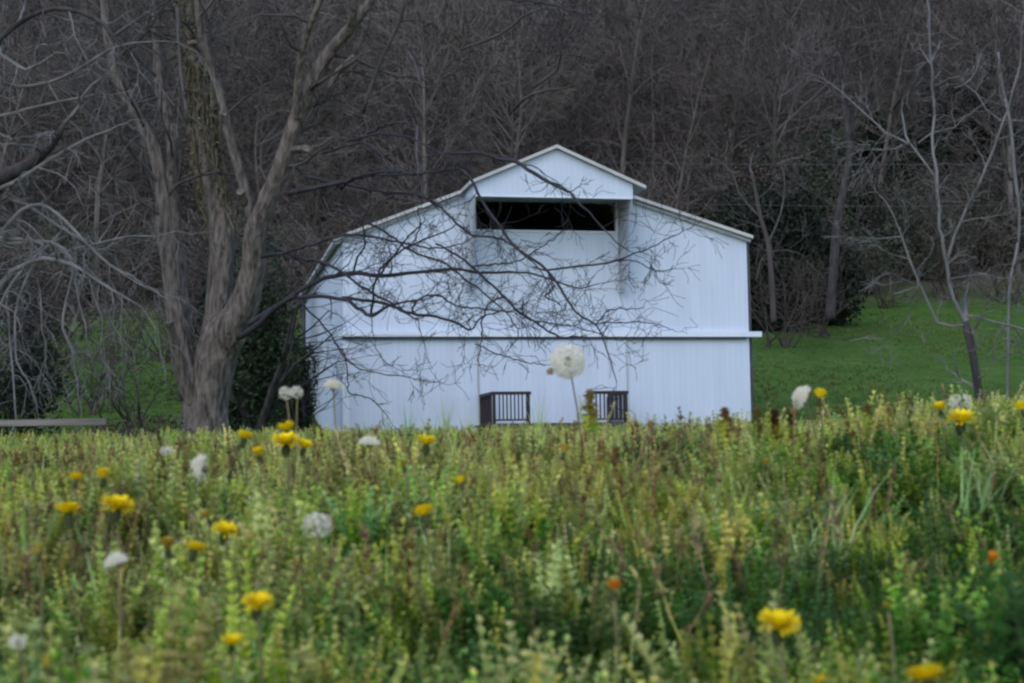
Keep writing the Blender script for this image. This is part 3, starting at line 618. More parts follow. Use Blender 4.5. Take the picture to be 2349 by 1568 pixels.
# weathered beam on short posts at the left
bl = at(60, 969, 12); gz = hz(bl.x, bl.y)
fr_ = empty('low_fence', (bl.x, bl.y, gz), 0, label='low weathered grey rail on stub posts at the left edge beyond the flowers', cat='fence')
m_ = MB(); m_.box(-1.4, .62, -.03, .03, bl.z - gz - .03, bl.z - gz + .02); m_.build('rail', M['old_wood'], fr_)
for x in (-1.2, -.4):
    m_ = MB(); m_.box(x, x + .07, .031, .10, -.1, bl.z - gz + .005); m_.build('post', M['bark_dark'], fr_)

# ------------------------------------------------------------------ woods on the hill
def wood_proto(hh, lean, nb, spread):
    tk = MB(); P = [Vector((0, 0, -.5))]; R = [.011 * hh + .03]
    n = 9; d = Vector((lean, random.uniform(-.05, .05), 1)).normalized()
    for i in range(n):
        d = (d + Vector((random.gauss(0, .06), random.gauss(0, .06), .03))).normalized(); P.append(P[-1] + d * hh / n); R.append((.011 * hh + .03) * (1 - .85 * (i + 1) / n))
    Ps, Rs = smooth_line(P, R, .8); tk.tube(Ps, Rs, 6, True)
    cr = MB()
    for k in range(nb):
        f = random.uniform(.25, 1); i = min(len(Ps) - 1, int(f * len(Ps))); a = random.uniform(0, 6.283)
        dd = Vector((math.cos(a), math.sin(a), random.uniform(.3, 1.4)))
        grow(cr, Ps[i], dd, hh * random.uniform(.16, .3) * spread, max(.03, Rs[i] * .55), 3, 3, -.03, 3, .16, .017, .75, .8)
    mt = mesh_np('trunk', tk.V, tk.Fc, M['wood_trunk']); mc = mesh_np('crown', cr.V, cr.Fc, M['wood_twigs'])
    return mt, mc
protos = [wood_proto(random.uniform(11, 17), random.uniform(-.15, .15), random.randint(20, 28), random.uniform(.85, 1.2)) for _ in range(7)]
wl = [('leafless grey tree on the wooded slope left of the barn', 'woodland trees left of the barn'),
      ('leafless grey tree on the wooded slope straight above the barn', 'woodland trees above the barn'),
      ('leafless grey tree on the wooded slope right of the barn', 'woodland trees right of the barn')]
cnt = 0; spots = []
for row, yy in enumerate([77, 81, 86, 92, 99, 107, 116, 126, 137, 149, 162, 176]):
    nn = 11 + row
    for k in range(nn):
        y = yy + random.uniform(-2.5, 2.5); x = ((k + random.uniform(.1, .9)) / nn - .5) * (.80 * y)
        px = 1174 + x / y * F
        if y < 75 + max(.28 * x, -.10 * x): continue
        if y < 84 and 690 < px < 1730 and random.random() < .5: continue
        spots.append((x, y))
for x, y in spots:
    mt, mc = random.choice(protos); s = random.uniform(.75, 1.15)
    px = 1174 + x / y * F; lab, gr = wl[0 if px < 760 else (1 if px < 1640 else 2)]
    r = empty('woodland_tree', (x, y, hz(x, y)), random.uniform(0, 6.28), label=lab, cat='tree', group=gr)
    r.scale = (s, s, s * random.uniform(.9, 1.15))
    link('trunk', mt, r); link('crown', mc, r); cnt += 1

# ------------------------------------------------------------------ scatter (stuff)
def scatter(name, protos, P, rot, scl, idx, label):
    pc = bpy.data.collections.new(name + '_kinds')
    for i, me in enumerate(protos):
        o = bpy.data.objects.new('%s_kind_%02d' % (name, i), me); pc.objects.link(o)
    me = bpy.data.meshes.new(name); me.vertices.add(len(P)); me.vertices.foreach_set('co', np.asarray(P, np.float32).ravel())
    a = me.attributes.new('rot', 'FLOAT_VECTOR', 'POINT'); a.data.foreach_set('vector', np.asarray(rot, np.float32).ravel())
    a = me.attributes.new('scl', 'FLOAT', 'POINT'); a.data.foreach_set('value', np.asarray(scl, np.float32))
    a = me.attributes.new('kidx', 'INT', 'POINT'); a.data.foreach_set('value', np.asarray(idx, np.int32))
    me.update()
    ng = bpy.data.node_groups.new(name, 'GeometryNodeTree')
    ng.interface.new_socket('Geometry', in_out='INPUT', socket_type='NodeSocketGeometry'); ng.interface.new_socket('Geometry', in_out='OUTPUT', socket_type='NodeSocketGeometry')
    N = ng.nodes; gi = N.new('NodeGroupInput'); go = N.new('NodeGroupOutput'); ip = N.new('GeometryNodeInstanceOnPoints'); ci = N.new('GeometryNodeCollectionInfo')
    ci.inputs['Collection'].default_value = pc; ci.inputs['Separate Children'].default_value = True; ci.inputs['Reset Children'].default_value = True
    def na(nm, ty):
        n = N.new('GeometryNodeInputNamedAttribute'); n.data_type = ty; n.inputs['Name'].default_value = nm; return n.outputs['Attribute']
    er = N.new('FunctionNodeEulerToRotation'); L = ng.links
    L.new(gi.outputs[0], ip.inputs['Points']); L.new(ci.outputs[0], ip.inputs['Instance']); ip.inputs['Pick Instance'].default_value = True
    L.new(na('kidx', 'INT'), ip.inputs['Instance Index']); L.new(na('rot', 'FLOAT_VECTOR'), er.inputs[0]); L.new(er.outputs[0], ip.inputs['Rotation'])
    L.new(na('scl', 'FLOAT'), ip.inputs['Scale']); L.new(ip.outputs[0], go.inputs[0])
    o = link(name, me); md = o.modifiers.new('scatter', 'NODES'); md.node_group = ng
    return tag(o, label, kind='stuff')

SURF = [(1.0, -.1415), (1.3, -.105), (1.7, -.057), (2.0, -.011), (2.3, .038), (2.5, .05), (3.5, .06)]
def depth_for(py):
    best = 2.4
    for k in range(900, 2700):
        y_ = k / 1000
        if (1060 - py) / F * y_ <= np.interp(y_, [s[0] for s in SURF], [s[1] for s in SURF]) + .012: return y_
    return best
YL = [
 (658, 990, 46, 'open2', 'yellow dandelion highest in the cluster below the pair of white clocks', 2.3), (655, 1019, 62, 'open', 'widest yellow dandelion in the cluster at the foot of the twin clocks', 2.2),
 (697, 1028, 40, 'open2', 'small yellow dandelion on the right of the cluster under the twin clocks', 2.2), (560, 1008, 42, 'open2', 'yellow dandelion just right of the grey tree trunk foot', 2.2),
 (595, 1046, 36, 'half', 'half-open yellow dandelion low left of the cluster under the twin clocks', 2.1), (977, 1022, 50, 'open2', 'yellow dandelion on a visible stem below the left part of the deck', 2.2),
 (1057, 1110, 30, 'half', 'narrow orange-yellow dandelion in the middle of the meadow', None), (975, 1184, 50, 'open2', 'flat yellow dandelion with brown cup in mid meadow', None),
 (157, 1178, 66, 'open', 'tilted yellow dandelion left of the biggest bloom on the left', None), (267, 1168, 76, 'open', 'biggest yellow dandelion on the left side of the meadow', None),
 (237, 1098, 42, 'half', 'cup-shaped yellow dandelion above the biggest left bloom', None), (173, 1102, 36, 'open2', 'small dull yellow dandelion left of the cup-shaped one', None),
 (515, 1223, 58, 'open', 'round orange-yellow dandelion facing the viewer left of centre', None), (446, 1263, 54, 'open', 'flat yellow dandelion just below and left of the round orange one', None),
 (590, 1392, 70, 'open', 'flat bright yellow dandelion alone in the lower left of the meadow', None), (532, 1480, 50, 'open2', 'yellow dandelion lowest of the column left of centre', None),
 (1786, 1440, 92, 'open', 'large yellow dandelion seen edge-on in the lower right of the meadow', None), (2128, 1562, 88, 'open', 'yellow dandelion cut by the bottom edge at the lower right', None),
 (2205, 968, 64, 'open', 'broad yellow dandelion in front of the pale clock on the right crest', 2.25), (2157, 942, 34, 'half', 'dull closed yellow dandelion left of the broad one on the right crest', 2.35),
 (1880, 915, 38, 'half', 'yellow dandelion touching the tilted half-blown clock', 2.4), (2275, 1294, 46, 'orange', 'rusty orange closing dandelion near the right edge', None),
 (88, 1272, 34, 'dull', 'dull ochre closing dandelion near the left edge', None), (110, 1530, 38, 'dull', 'dull yellow dandelion in the bottom left corner', None),
 (1293, 1040, 32, 'dull', 'pale yellow dandelion under the tall full clock', 2.15), (2345, 942, 34, 'half', 'yellow dandelion cut by the right edge', 2.3),
 (1405, 1356, 46, 'orange', 'brownish orange closing dandelion in the lower middle', None), (1757, 1068, 26, 'dull', 'tiny pale yellow dandelion in the green right half', None),
 (928, 1072, 28, 'dull', 'small pale yellow bud left of the stemmed dandelion in mid meadow', None), (2036, 1396, 24, 'dull', 'tiny pale yellow bud in the lower right of the meadow', None),
 (385, 1262, 48, 'dull', 'brown-yellow wilting dandelion left of the flat one below the round orange bloom', None), (478, 1192, 34, 'dull', 'brown-yellow wilting dandelion above the round orange bloom', None),
 (1885, 1566, 34, 'open2', 'yellow dandelion tip at the bottom edge right of centre', None)]
PL = [
 (1303, 830, 92, 'full', 'tall round white dandelion clock in front of the barn on a bare bent stem', 2.3, 0, 0, 1, (.02, 0)),
 (655, 903, 36, 'ragged', 'left one of the twin white clocks left of the barn corner', 2.35, 0, 0, 1, (.01, 0)), (681, 901, 34, 'ragged', 'right one of the twin white clocks left of the barn corner', 2.38, 0, .3, 1, (-.01, 0)),
 (764, 892, 50, 'crown', 'ragged white clock on the crest over the left end of the barn', 2.35, 0, .2, 1, (0, 0)),
 (1847, 916, 66, 'side', 'tilted half-blown clock right of the barn corner', 2.38, 0, .5, 1, (.02, 0)),
 (2203, 925, 62, 'ragged', 'faded whitish clock behind the broad yellow dandelion on the right', 2.42, 0, 0, .8, (0, 0)),
 (470, 1076, 74, 'side', 'large crescent-shaped half-blown clock below the big tree', 1.98, 0, .15, 1, (.02, 0)),
 (847, 1021, 56, 'crown', 'white clock keeping only its top hairs, below the left barn corner', 2.15, 0, .1, .8, (0, 0)),
 (268, 1296, 62, 'crown', 'half-blown clock with white cap low on the left', None, 0, -.3, 1, (0, 0)), (727, 1206, 82, 'ragged', 'fuzzy spent greyish clock in the mid meadow left of centre', None, 0, 0, .8, (0, 0)),
 (40, 1474, 50, 'ragged', 'small pale clock near the bottom left corner', None, 0, 0, .8, (0, 0)), (383, 1036, 36, 'ragged', 'small dull clock right of the fence rail on the left crest', 2.15, 0, 0, .8, (0, 0)),
 (665, 1388, 1, None, '', None, 0, 0, 1, (0, 0)), (2340, 1000, 1, None, '', None, 0, 0, 1, (0, 0))]
HEADS = []
for q in YL + PL:
    if q[3]:
        Yq = (q[5] or depth_for(q[1])); c_ = at(q[0], q[1], Yq); HEADS.append((c_.x, Yq, c_.z, q[2] * Yq / F))
def fit_height(x, y, scl, ht):
    """plants right in front of a flower head stay shorter than the head"""
    z0 = h(x, y); scl = scl.copy()
    for fx, fy, fz, sz in HEADS:
        hit = (y < fy + .03) & (y > fy - .6) & (np.abs(x / y - fx / fy) < (sz * .5 + .022) / fy)
        lim = ((fz - sz * .16) / fy * y - z0) / ht
        scl = np.where(hit, np.minimum(scl, np.clip(lim, .12, 9)), scl)
    return scl
# undergrowth on the hill
ub = []
for k in range(6):
    mb = MB()
    for q in range(9):
        grow(mb, (random.uniform(-.7, .7), random.uniform(-.7, .7), 0), (random.uniform(-.5, .5), random.uniform(-.5, .5), 1), random.uniform(1.2, 2.4), .03, 2, 3, 0, 4, .2, .013)
    ub.append(mesh_np('undergrowth', mb.V, mb.Fc, M['wood_twigs']))
n = 4200; y = rng.uniform(76, 190, n); x = rng.uniform(-.42, .42, n) * y; k_ = y > 76 + np.maximum(.28 * x, -.10 * x); x = x[k_]; y = y[k_]; n = len(x)
rot = np.stack([rng.normal(0, .15, n), rng.normal(0, .15, n), rng.uniform(0, 6.28, n)], -1)
scatter('undergrowth', ub, np.stack([x, y, h(x, y) - .1], -1), rot, rng.uniform(.7, 1.8, n), rng.integers(0, 6, n), 'brown leafless undergrowth between the trees on the wooded hill')

# meadow plants -------------------------------------------------------
def leafm(name, a, b_, c=None, rnd=.3, trans=.42):
    a = [a[0] * 3.3, a[1] * 2.95, a[2] * 2.45]; b_ = [b_[0] * 3.1, b_[1] * 2.8, b_[2] * 2.45]
    return mat(name, a, b_, 1.6, coord='pos', trans=trans, rnd=rnd, c3=c, detail=3, rough=.75)
M['g_olive'] = leafm('leaf_olive', (0.12, 0.165, 0.045), (0.22, 0.23, 0.085), rnd=.4)
M['g_green'] = leafm('leaf_green', (0.045, 0.105, 0.022), (0.12, 0.20, 0.045), rnd=.4)
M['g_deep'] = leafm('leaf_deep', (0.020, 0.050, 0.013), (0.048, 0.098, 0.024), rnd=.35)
M['g_grass'] = leafm('grass_blade', (0.08, 0.15, 0.055), (0.17, 0.22, 0.09), rnd=.35)
M['g_tan'] = leafm('dry_stem', (0.26, 0.22, 0.13), (0.36, 0.32, 0.2), rnd=.3)
M['g_brown'] = leafm('dead_bract', (0.055, 0.045, 0.022), (0.12, 0.095, 0.05), rnd=.4)
M['g_pale'] = leafm('pale_bud', (0.15, 0.165, 0.075), (0.22, 0.215, 0.12), rnd=.3)
M['g_mauve'] = leafm('mauve_bloom', (0.13, 0.095, 0.16), (0.19, 0.14, 0.21), rnd=.3)
def leaf(mb, p, d, L, W, up, mi=0, fold=.25):
    p = Vector(p); d = Vector(d).normalized(); s = d.cross(up)
    s = s.normalized() if s.length > 1e-4 else d.orthogonal().normalized(); nrm = s.cross(d)
    m1 = p + d * L * .45 + nrm * L * .08; e = p + d * L
    mb.add([p, m1 + s * W * .5 + nrm * W * fold, e, m1 - s * W * .5 + nrm * W * fold, m1], [(0, 4, 1), (4, 2, 1), (0, 3, 4), (4, 3, 2)], mi)
def stemline(mb, p, d, H, r, mi, wig=.12, n=4):
    pts = [Vector(p)]; d = Vector(d).normalized()
    for i in range(n): d = (d + Vector((random.gauss(0, wig), random.gauss(0, wig), .05))).normalized(); pts.append(pts[-1] + d * H / n)
    a = len(mb.mi); mb.tube(pts, [r * (1 - .4 * i / n) for i in range(n + 1)], 3, False)
    for q in range(a, len(mb.mi)): mb.mi[q] = mi
    return pts
def rnd_dir(z): a = random.uniform(0, 6.283); return Vector((math.cos(a), math.sin(a), z))
def whorled(H, nst, lf, top=1, mauve=0):         # upright square stems with whorls of small round leaves
    mb = MB()
    for s_ in range(nst):
        pts = stemline(mb, (random.uniform(-.02, .02), random.uniform(-.02, .02), 0), rnd_dir(random.uniform(1.8, 5)), H * random.uniform(.7, 1.1), .0011, 0)
        m = 7
        for k in range(1, m + 1):
            t = k / m * (len(pts) - 1); i = min(int(t), len(pts) - 2); p = pts[i].lerp(pts[i + 1], t - i)
            sz = lf * (1.15 - .55 * k / m)
            for q in range(5 if k < m - 1 else 7):
                leaf(mb, p, rnd_dir(random.uniform(-.3, .7 if k < m - 1 else 1.8)), sz * random.uniform(.7, 1.25), sz * .75, Vector((0, 0, 1)), (top if k >= m - 1 and random.random() < .7 else 0))
            if mauve and k >= m - 2:
                for q in range(2): leaf(mb, p, rnd_dir(1.5), .011, .004, Vector((0, 0, 1)), 2)
    return mb
def spire(H, nst, lf, lv=13, top=1):           # upright pointed shoots densely set with small leaves
    mb = MB()
    for s_ in range(nst):
        Hs = H * random.uniform(.72, 1.08)
        pts = stemline(mb, (random.uniform(-.026, .026), random.uniform(-.026, .026), 0), rnd_dir(random.uniform(1.8, 6)), Hs, .0010, 0, .13)
        for k in range(2, lv + 1):
            t = k / lv * (len(pts) - 1); i = min(int(t), len(pts) - 2); p = pts[i].lerp(pts[i + 1], t - i)
            sz = lf * (1.25 - .75 * (k / lv) ** 1.5)
            for q in range(5):
                leaf(mb, p, rnd_dir(random.uniform(.0, 1.1) + 1.0 * (k / lv) ** 3), sz * random.uniform(.6, 1.35), sz * .72, Vector((0, 0, 1)), (top if k >= lv - 3 and random.random() < .6 else 0))
    return mb
def mound(R_, H, nl, lf):
    mb = MB()
    for q in range(nl):
        a = random.uniform(0, 6.283); r = R_ * random.random() ** .5; z = H * (1 - (r / R_) ** 2 * .6) * random.uniform(.35, 1.05)
        leaf(mb, (r * math.cos(a), r * math.sin(a), z), rnd_dir(random.uniform(-.2, 1)), lf * random.uniform(.6, 1.4), lf * .6, Vector((0, 0, 1)))
    return mb
def grass(nb, H, W, bend=.5):
    mb = MB()
    for q in range(nb):
        p = Vector((random.gauss(0, .012), random.gauss(0, .012), 0)); a = random.uniform(0, 6.283); out = Vector((math.cos(a), math.sin(a), 0)); s = Vector((-out.y, out.x, 0)) * W * random.uniform(.6, 1.2); hh = H * random.uniform(.5, 1.15); bn = bend * random.uniform(.2, 1.3)
        vs = []
        for i in range(5):
            t = i / 4; c = p + Vector((0, 0, hh * t * (1 - .25 * bn * t))) + out * hh * bn * t * t; wv = s * (1 - t ** 1.5 * .95); vs += [c - wv, c + wv]
        mb.add(vs, [(2 * i, 2 * i + 1, 2 * i + 3, 2 * i + 2) for i in range(4)])
    return mb
def rosette(nl, L):
    mb = MB()
    for q in range(nl):
        a = 6.283 * q / nl + random.uniform(-.3, .3); out = Vector((math.cos(a), math.sin(a), 0)); s = Vector((-out.y, out.x, 0)); Lq = L * random.uniform(.7, 1.2); up = random.uniform(.5, 1.2)
        vs = []; m = 9
        for i in range(m):
            t = i / (m - 1); c = out * Lq * t + Vector((0, 0, Lq * up * (t - .75 * t * t))); wv = s * .018 * (math.sin(t * 2.6 + .2)) * (1.0 if i % 2 else .45); vs += [c - wv, c + Vector((0, 0, -.003)), c + wv]
        mb.add(vs, [f for i in range(m - 1) for f in ((3 * i, 3 * i + 1, 3 * i + 4, 3 * i + 3), (3 * i + 1, 3 * i + 2, 3 * i + 5, 3 * i + 4))])
    return mb
def spike(H, nseed, sz, nst=2):
    mb = MB()
    for s_ in range(nst):
        pts = stemline(mb, (random.gauss(0, .008), random.gauss(0, .008), 0), rnd_dir(random.uniform(3, 9)), H * random.uniform(.75, 1.1), .0012, 0)
        for k in range(nseed):
            t = random.uniform(.45, 1) * (len(pts) - 1); i = min(int(t), len(pts) - 2); p = pts[i].lerp(pts[i + 1], t - i)
            leaf(mb, p, rnd_dir(random.uniform(.3, 1.6)), sz * random.uniform(.6, 1.3), sz * .5, Vector((0, 0, 1)), 1)
    return mb
def pm(mb, mats): me = mesh_np('plant', mb.V, mb.Fc, mats); me.polygons.foreach_set('material_index', mb.mi); me.polygons.foreach_set('use_smooth', [True] * len(me.polygons)); return me
G = lambda *k: [M[q] for q in k]
weeds = []
for k in range(4): weeds.append(pm(spire(.135, 6, .0135, 15, 2 if k == 0 else 0), G('g_olive', 'g_green', 'g_pale')))            # 0-3 olive
for k in range(4): weeds.append(pm(spire(.13, 6, .014, 14), G('g_green', 'g_olive')))           # 4-7 green
for k in range(3): weeds.append(pm(whorled(.125, 3, .013, 1, 1), G('g_green', 'g_olive', 'g_mauve')))   # 8-10 with mauve blooms
for k in range(3): weeds.append(pm(mound(.055, .10, 170, .0095), G('g_green')))                 # 11-13
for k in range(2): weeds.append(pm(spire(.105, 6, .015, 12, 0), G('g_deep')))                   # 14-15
for k in range(3): weeds.append(pm(rosette(9, .085), G('g_deep')))                             # 16-18
for k in range(2): weeds.append(pm(rosette(8, .08), G('g_green')))                            # 19-20
stalks = []
for k in range(4): stalks.append(pm(spike(.18, 26, .011), G('g_tan', 'g_pale')))              # 0-3
for k in range(3): stalks.append(pm(spike(.16, 34, .012, 1), G('g_olive', 'g_brown')))        # 4-6
for k in range(2): stalks.append(pm(spike(.15, 8, .009, 3), G('g_tan', 'g_brown')))           # 7-8
blades = [pm(grass(14, .17, .0022, .5), G('g_grass')) for _ in range(5)] + [pm(grass(10, .16, .002, .8), G('g_tan')) for _ in range(2)]

def vn2(x, y, s, ph):   # smooth pseudo-noise 0..1
    return .5 + .25 * (np.sin(x * s + ph) * np.cos(y * s * 1.3 + ph * 2) + np.sin((x + y) * s * .7 + ph * 3)) + .12 * np.sin(x * s * 2.3 - y * s * 1.9 + ph)
def field(n, y0, y1, pw=1.0):
    y = y0 + (y1 - y0) * rng.random(n) ** pw; x = rng.uniform(-1, 1, n) * (.40 * y + .45); return x, y
def tilt(n, a): return np.stack([rng.normal(0, a, n), rng.normal(0, a, n), rng.uniform(0, 6.28, n)], -1)
def pick(x, y):
    n = len(x); lush = np.clip(.5 + .45 * x / (.33 * y) * .8 - .25 * (y - 1.6) + .5 * (vn2(x, y, 5, 1) - .5), 0, 1)
    r = rng.random(n); idx = np.where(r < .34, rng.integers(0, 4, n), np.where(r < .62, rng.integers(4, 8, n), np.where(r < .65, rng.integers(8, 11, n), np.where(r < .88, rng.integers(11, 14, n), np.where(r < .94, rng.integers(14, 16, n), rng.integers(16, 21, n))))))
    sw = (rng.random(n) < lush * .8) & (idx < 4); idx = np.where(sw, rng.integers(4, 8, n), idx)
    sw = (rng.random(n) > lush + .25) & (idx >= 4) & (idx < 14); idx = np.where(sw, rng.integers(0, 4, n), idx)
    sw = (rng.random(n) < (lush - .45) * .7); idx = np.where(sw, rng.integers(14, 19, n), idx)
    return idx
def HOL(x, y):        # bare hollows between the weed clumps
    e = lambda a, b_, sx, sy: np.exp(-(((x - a) / sx) ** 2 + ((y - b_) / sy) ** 2))
    return np.maximum.reduce([e(.20, 1.36, .17, .13), e(.42, 1.45, .09, .12), e(.07, 1.62, .06, .1), e(-.32, 1.25, .05, .09), e(.30, 1.10, .05, .06), e(-.12, 1.02, .05, .07), e(.52, 2.0, .12, .1)])
cy = .58 + 7.4 * rng.random(2100) ** 1.65; cx = rng.uniform(-1, 1, 2100) * (.40 * cy + .45)
dens = np.interp(cy, [.6, 2.4, 5], [1.0, .8, .7]); holl = vn2(cx, cy, 5.5, 4.2) + 0 * cx 
k_ = rng.random(2100) < np.clip((holl + .12) * 3, .35, 1); cx = cx[k_]; cy = cy[k_]; nc = len(cx)
ck = pick(cx, cy); chh = rng.uniform(.5, 1.2, nc) * (.8 + .35 * vn2(cx, cy, 7, 2)); cr_ = rng.uniform(.025, .06, nc)
per = 13; ci_ = np.repeat(np.arange(nc), per); dx = rng.normal(size=nc * per) * .62; dy = rng.normal(size=nc * per) * .62
x = cx[ci_] + dx * cr_[ci_]; y = cy[ci_] + dy * cr_[ci_]; dd = np.hypot(dx, dy)
sc_ = chh[ci_] * (1 - .42 * HOL(x, y)) * np.clip(1.08 - .30 * dd, .4, 1.1) * rng.uniform(.85, 1.1, len(x))
kk = ck[ci_]; alt = pick(x, y); kk = np.where(rng.random(len(x)) < .22, alt, kk)
grp_ = np.array([0, 0, 0, 0, 4, 4, 4, 4, 8, 8, 8, 11, 11, 11, 14, 14, 16, 16, 16, 19, 19]); gn_ = np.array([4, 4, 4, 4, 4, 4, 4, 4, 3, 3, 3, 3, 3, 3, 2, 2, 3, 3, 3, 2, 2])
kk = grp_[kk] + rng.integers(0, 100, len(kk)) % gn_[kk]
xf, yf = field(5200, .55, 6.5, 1.2);  x = np.concatenate([x, xf]); y = np.concatenate([y, yf]); sc_ = np.concatenate([sc_, rng.uniform(.35, .7, len(xf))]); kk = np.concatenate([kk, pick(xf, yf)]); n = len(x)
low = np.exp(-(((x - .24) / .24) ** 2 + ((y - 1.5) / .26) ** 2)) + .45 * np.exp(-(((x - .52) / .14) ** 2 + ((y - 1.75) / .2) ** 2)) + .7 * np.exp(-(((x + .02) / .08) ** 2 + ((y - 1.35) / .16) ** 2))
kk = np.where(rng.random(n) < low * 1.05, rng.integers(14, 16, n), kk); sc_ = sc_ * (1 - .22 * np.clip(low, 0, 1))  # deeper-green weeds, their dark colour standing in for shade in the hollows
r2 = np.random.default_rng(91); m2 = 16000          # the meadow goes on beyond the sides of the view
y2 = .2 + 7.5 * r2.random(m2) ** 1.1; x2 = r2.uniform(-1, 1, m2) * (.42 * y2 + 3.4); k2 = np.abs(x2) > .38 * y2 + .4; x2 = x2[k2]; y2 = y2[k2]
x = np.concatenate([x, x2]); y = np.concatenate([y, y2]); sc_ = np.concatenate([sc_, r2.uniform(.55, 1.1, len(x2))]); kk = np.concatenate([kk, r2.integers(0, 16, len(x2))]); n = len(x)
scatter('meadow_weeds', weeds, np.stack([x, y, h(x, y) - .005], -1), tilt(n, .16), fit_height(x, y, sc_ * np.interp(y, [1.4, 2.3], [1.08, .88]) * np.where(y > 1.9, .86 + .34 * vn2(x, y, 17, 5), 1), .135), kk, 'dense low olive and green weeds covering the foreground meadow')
x, y = field(150, 1.5, 6, 1.0); n = len(x)
scatter('meadow_grass', blades, np.stack([x, y, h(x, y)], -1), tilt(n, .1), fit_height(x, y, rng.uniform(.6, 1.1, n) * np.interp(y, [1.6, 2.3], [1, .8]), .16), np.where(rng.random(n) < .8, rng.integers(0, 5, n), rng.integers(5, 7, n)), 'thin green grass blades among the foreground weeds')
x, y = field(170, 1.7, 4.5, .8); keep = rng.random(len(x)) < np.clip(.75 - .5 * x / (.33 * y), .15, 1); x = x[keep]; y = y[keep]; n = len(x)
scatter('dry_stalks', stalks, np.stack([x, y, h(x, y)], -1), tilt(n, .12), fit_height(x, y, rng.uniform(.6, 1.05, n) * np.interp(y, [1.6, 2.3], [1, .88]), .17), rng.integers(0, 9, n), 'pale tan and brown seed stalks standing among the foreground weeds')
n = 4200; y = 5.5 + 16 * rng.random(n) ** 1.2; x = rng.uniform(-1, 1, n) * (.4 * y + 1); kk = rng.integers(0, 11, n)
scatter('far_weeds', weeds, np.stack([x, y, h(x, y)], -1), tilt(n, .15), rng.uniform(.7, 1.35, n) * np.interp(y, [5.5, 14], [.75, 1.5]), kk, 'rough leafy weeds past the meadow crest towards the barn')
x = rng.uniform(-1, 1, 2500); y = 12 + 24 * rng.random(2500) ** 1.3; x = x * (.4 * y + 1); n = 2500
scatter('rough_grass', blades, np.stack([x, y, h(x, y)], -1), tilt(n, .1), rng.uniform(.6, 1.3, n), rng.integers(0, 6, n), 'rough green grass between the meadow crest and the barn')

x, y = field(1900, 1.35, 3.6, .8); keep = rng.random(len(x)) < np.clip(.8 - .6 * x / (.33 * y), .12, 1); x = x[keep]; y = y[keep]; n = len(x)
scatter('seed_heads', stalks, np.stack([x, y, h(x, y)], -1), tilt(n, .2), fit_height(x, y, rng.uniform(.62, .92, n), .17), rng.integers(4, 7, n), 'short brown spent flower heads among the foreground weeds')
M['g_lawn'] = mat('lawn_blade', (0.085, 0.14, 0.035), (0.16, 0.215, 0.065), .3, coord='pos', rnd=.2, trans=.2)
lb = [mesh_np('lawn_blades', m_.V, m_.Fc, M['g_lawn']) for m_ in (grass(16, .15, .012, .9) for _ in range(4))]
n = 34000; y = 38 + 45 * rng.random(n) ** 1.2; x = rng.uniform(-.38, .38, n) * y; k_ = y < 75 + np.maximum(.28 * x, -.10 * x); x = x[k_]; y = y[k_]; n = len(x)
scatter('lawn_grass', lb, np.stack([x, y, h(x, y)], -1), tilt(n, .2), rng.uniform(.4, .9, n) * (.5 + .9 * vn2(x, y, .35, 2)), rng.integers(0, 4, n), 'short green grass of the sloping lawn behind and beside the barn')

# tall grass tufts silhouetted against the barn
tg = [(890, 938, 8), (935, 915, 9), (1020, 910, 10), (985, 940, 8), (1235, 890, 7), (845, 955, 6.5), (1450, 930, 6), (1560, 950, 7), (1075, 935, 9), (1500, 945, 9)]
ms = [grass(26, 1, .012, .3) for _ in range(3)]
ms = [mesh_np('blades', m_.V, m_.Fc, M['g_grass']) for m_ in ms]
where = ['left of the barn corner board', 'a little right of the barn left corner', 'before the left end of the deck', 'below the left part of the band', 'between the two railings', 'under the left corner of the barn', 'just right of the right railing', 'under the right half of the barn front', 'against the left railing', 'right of the deck, slightly farther']
for i, (px, py, Y_) in enumerate(tg):
    top = at(px, py, Y_); gz = hz(top.x, Y_); H_ = top.z - gz
    o = link('grass_tuft', ms[i % 3]); o.location = (top.x, Y_, gz); o.scale = (H_ * .9, H_ * .9, H_); o.rotation_euler = (0, 0, i * 1.3)
    tag(o, 'tall thin grass tuft on the meadow crest, ' + where[i], 'grass', 'tall grass tufts before the barn')

# dark bracted weed spikes on the crest (individual)
ms = [pm(spike(1.0, 60, .10, 1), G('g_olive', 'g_brown')) for _ in range(3)]
for m_ in ms:
    pass
dw = [(1662, 925, 2.35, 'standing tall against the right part of the barn wall'), (1735, 928, 2.3, 'straddling the right corner of the barn'), (1778, 930, 2.4, 'dark and stout just right of the barn corner'),
      (1380, 1000, 2.25, 'under the right railing'), (1525, 1000, 2.3, 'below the right half of the barn front'), (1412, 1015, 2.2, 'second below the right railing'), (1990, 915, 2.4, 'between the two half-blown clocks on the right'),
      (1352, 890, 2.5, 'rising in front of the right railing post'), (1815, 932, 2.45, 'beside the tilted half-blown dandelion clock')]
def bract_weed():
    st = MB(); pts = stemline(st, (0, 0, 0), (0, 0, 1), .2, .0016, 0, .04); hd = MB()
    for k in range(150):
        f = random.random(); z = .13 + .07 * f
        leaf(hd, (random.gauss(0, .002), random.gauss(0, .002), z), rnd_dir(random.uniform(-.1, 1.3)), .024 * (1.1 - f * .5) * random.uniform(.5, 1.2), .012, Vector((0, 0, 1)), 1 if f + random.gauss(0, .2) > .45 else 0)
    return mesh_np('stem', st.V, st.Fc, M['g_olive']), pm(hd, G('g_olive', 'g_brown')), None
bw = [bract_weed() for _ in range(3)]
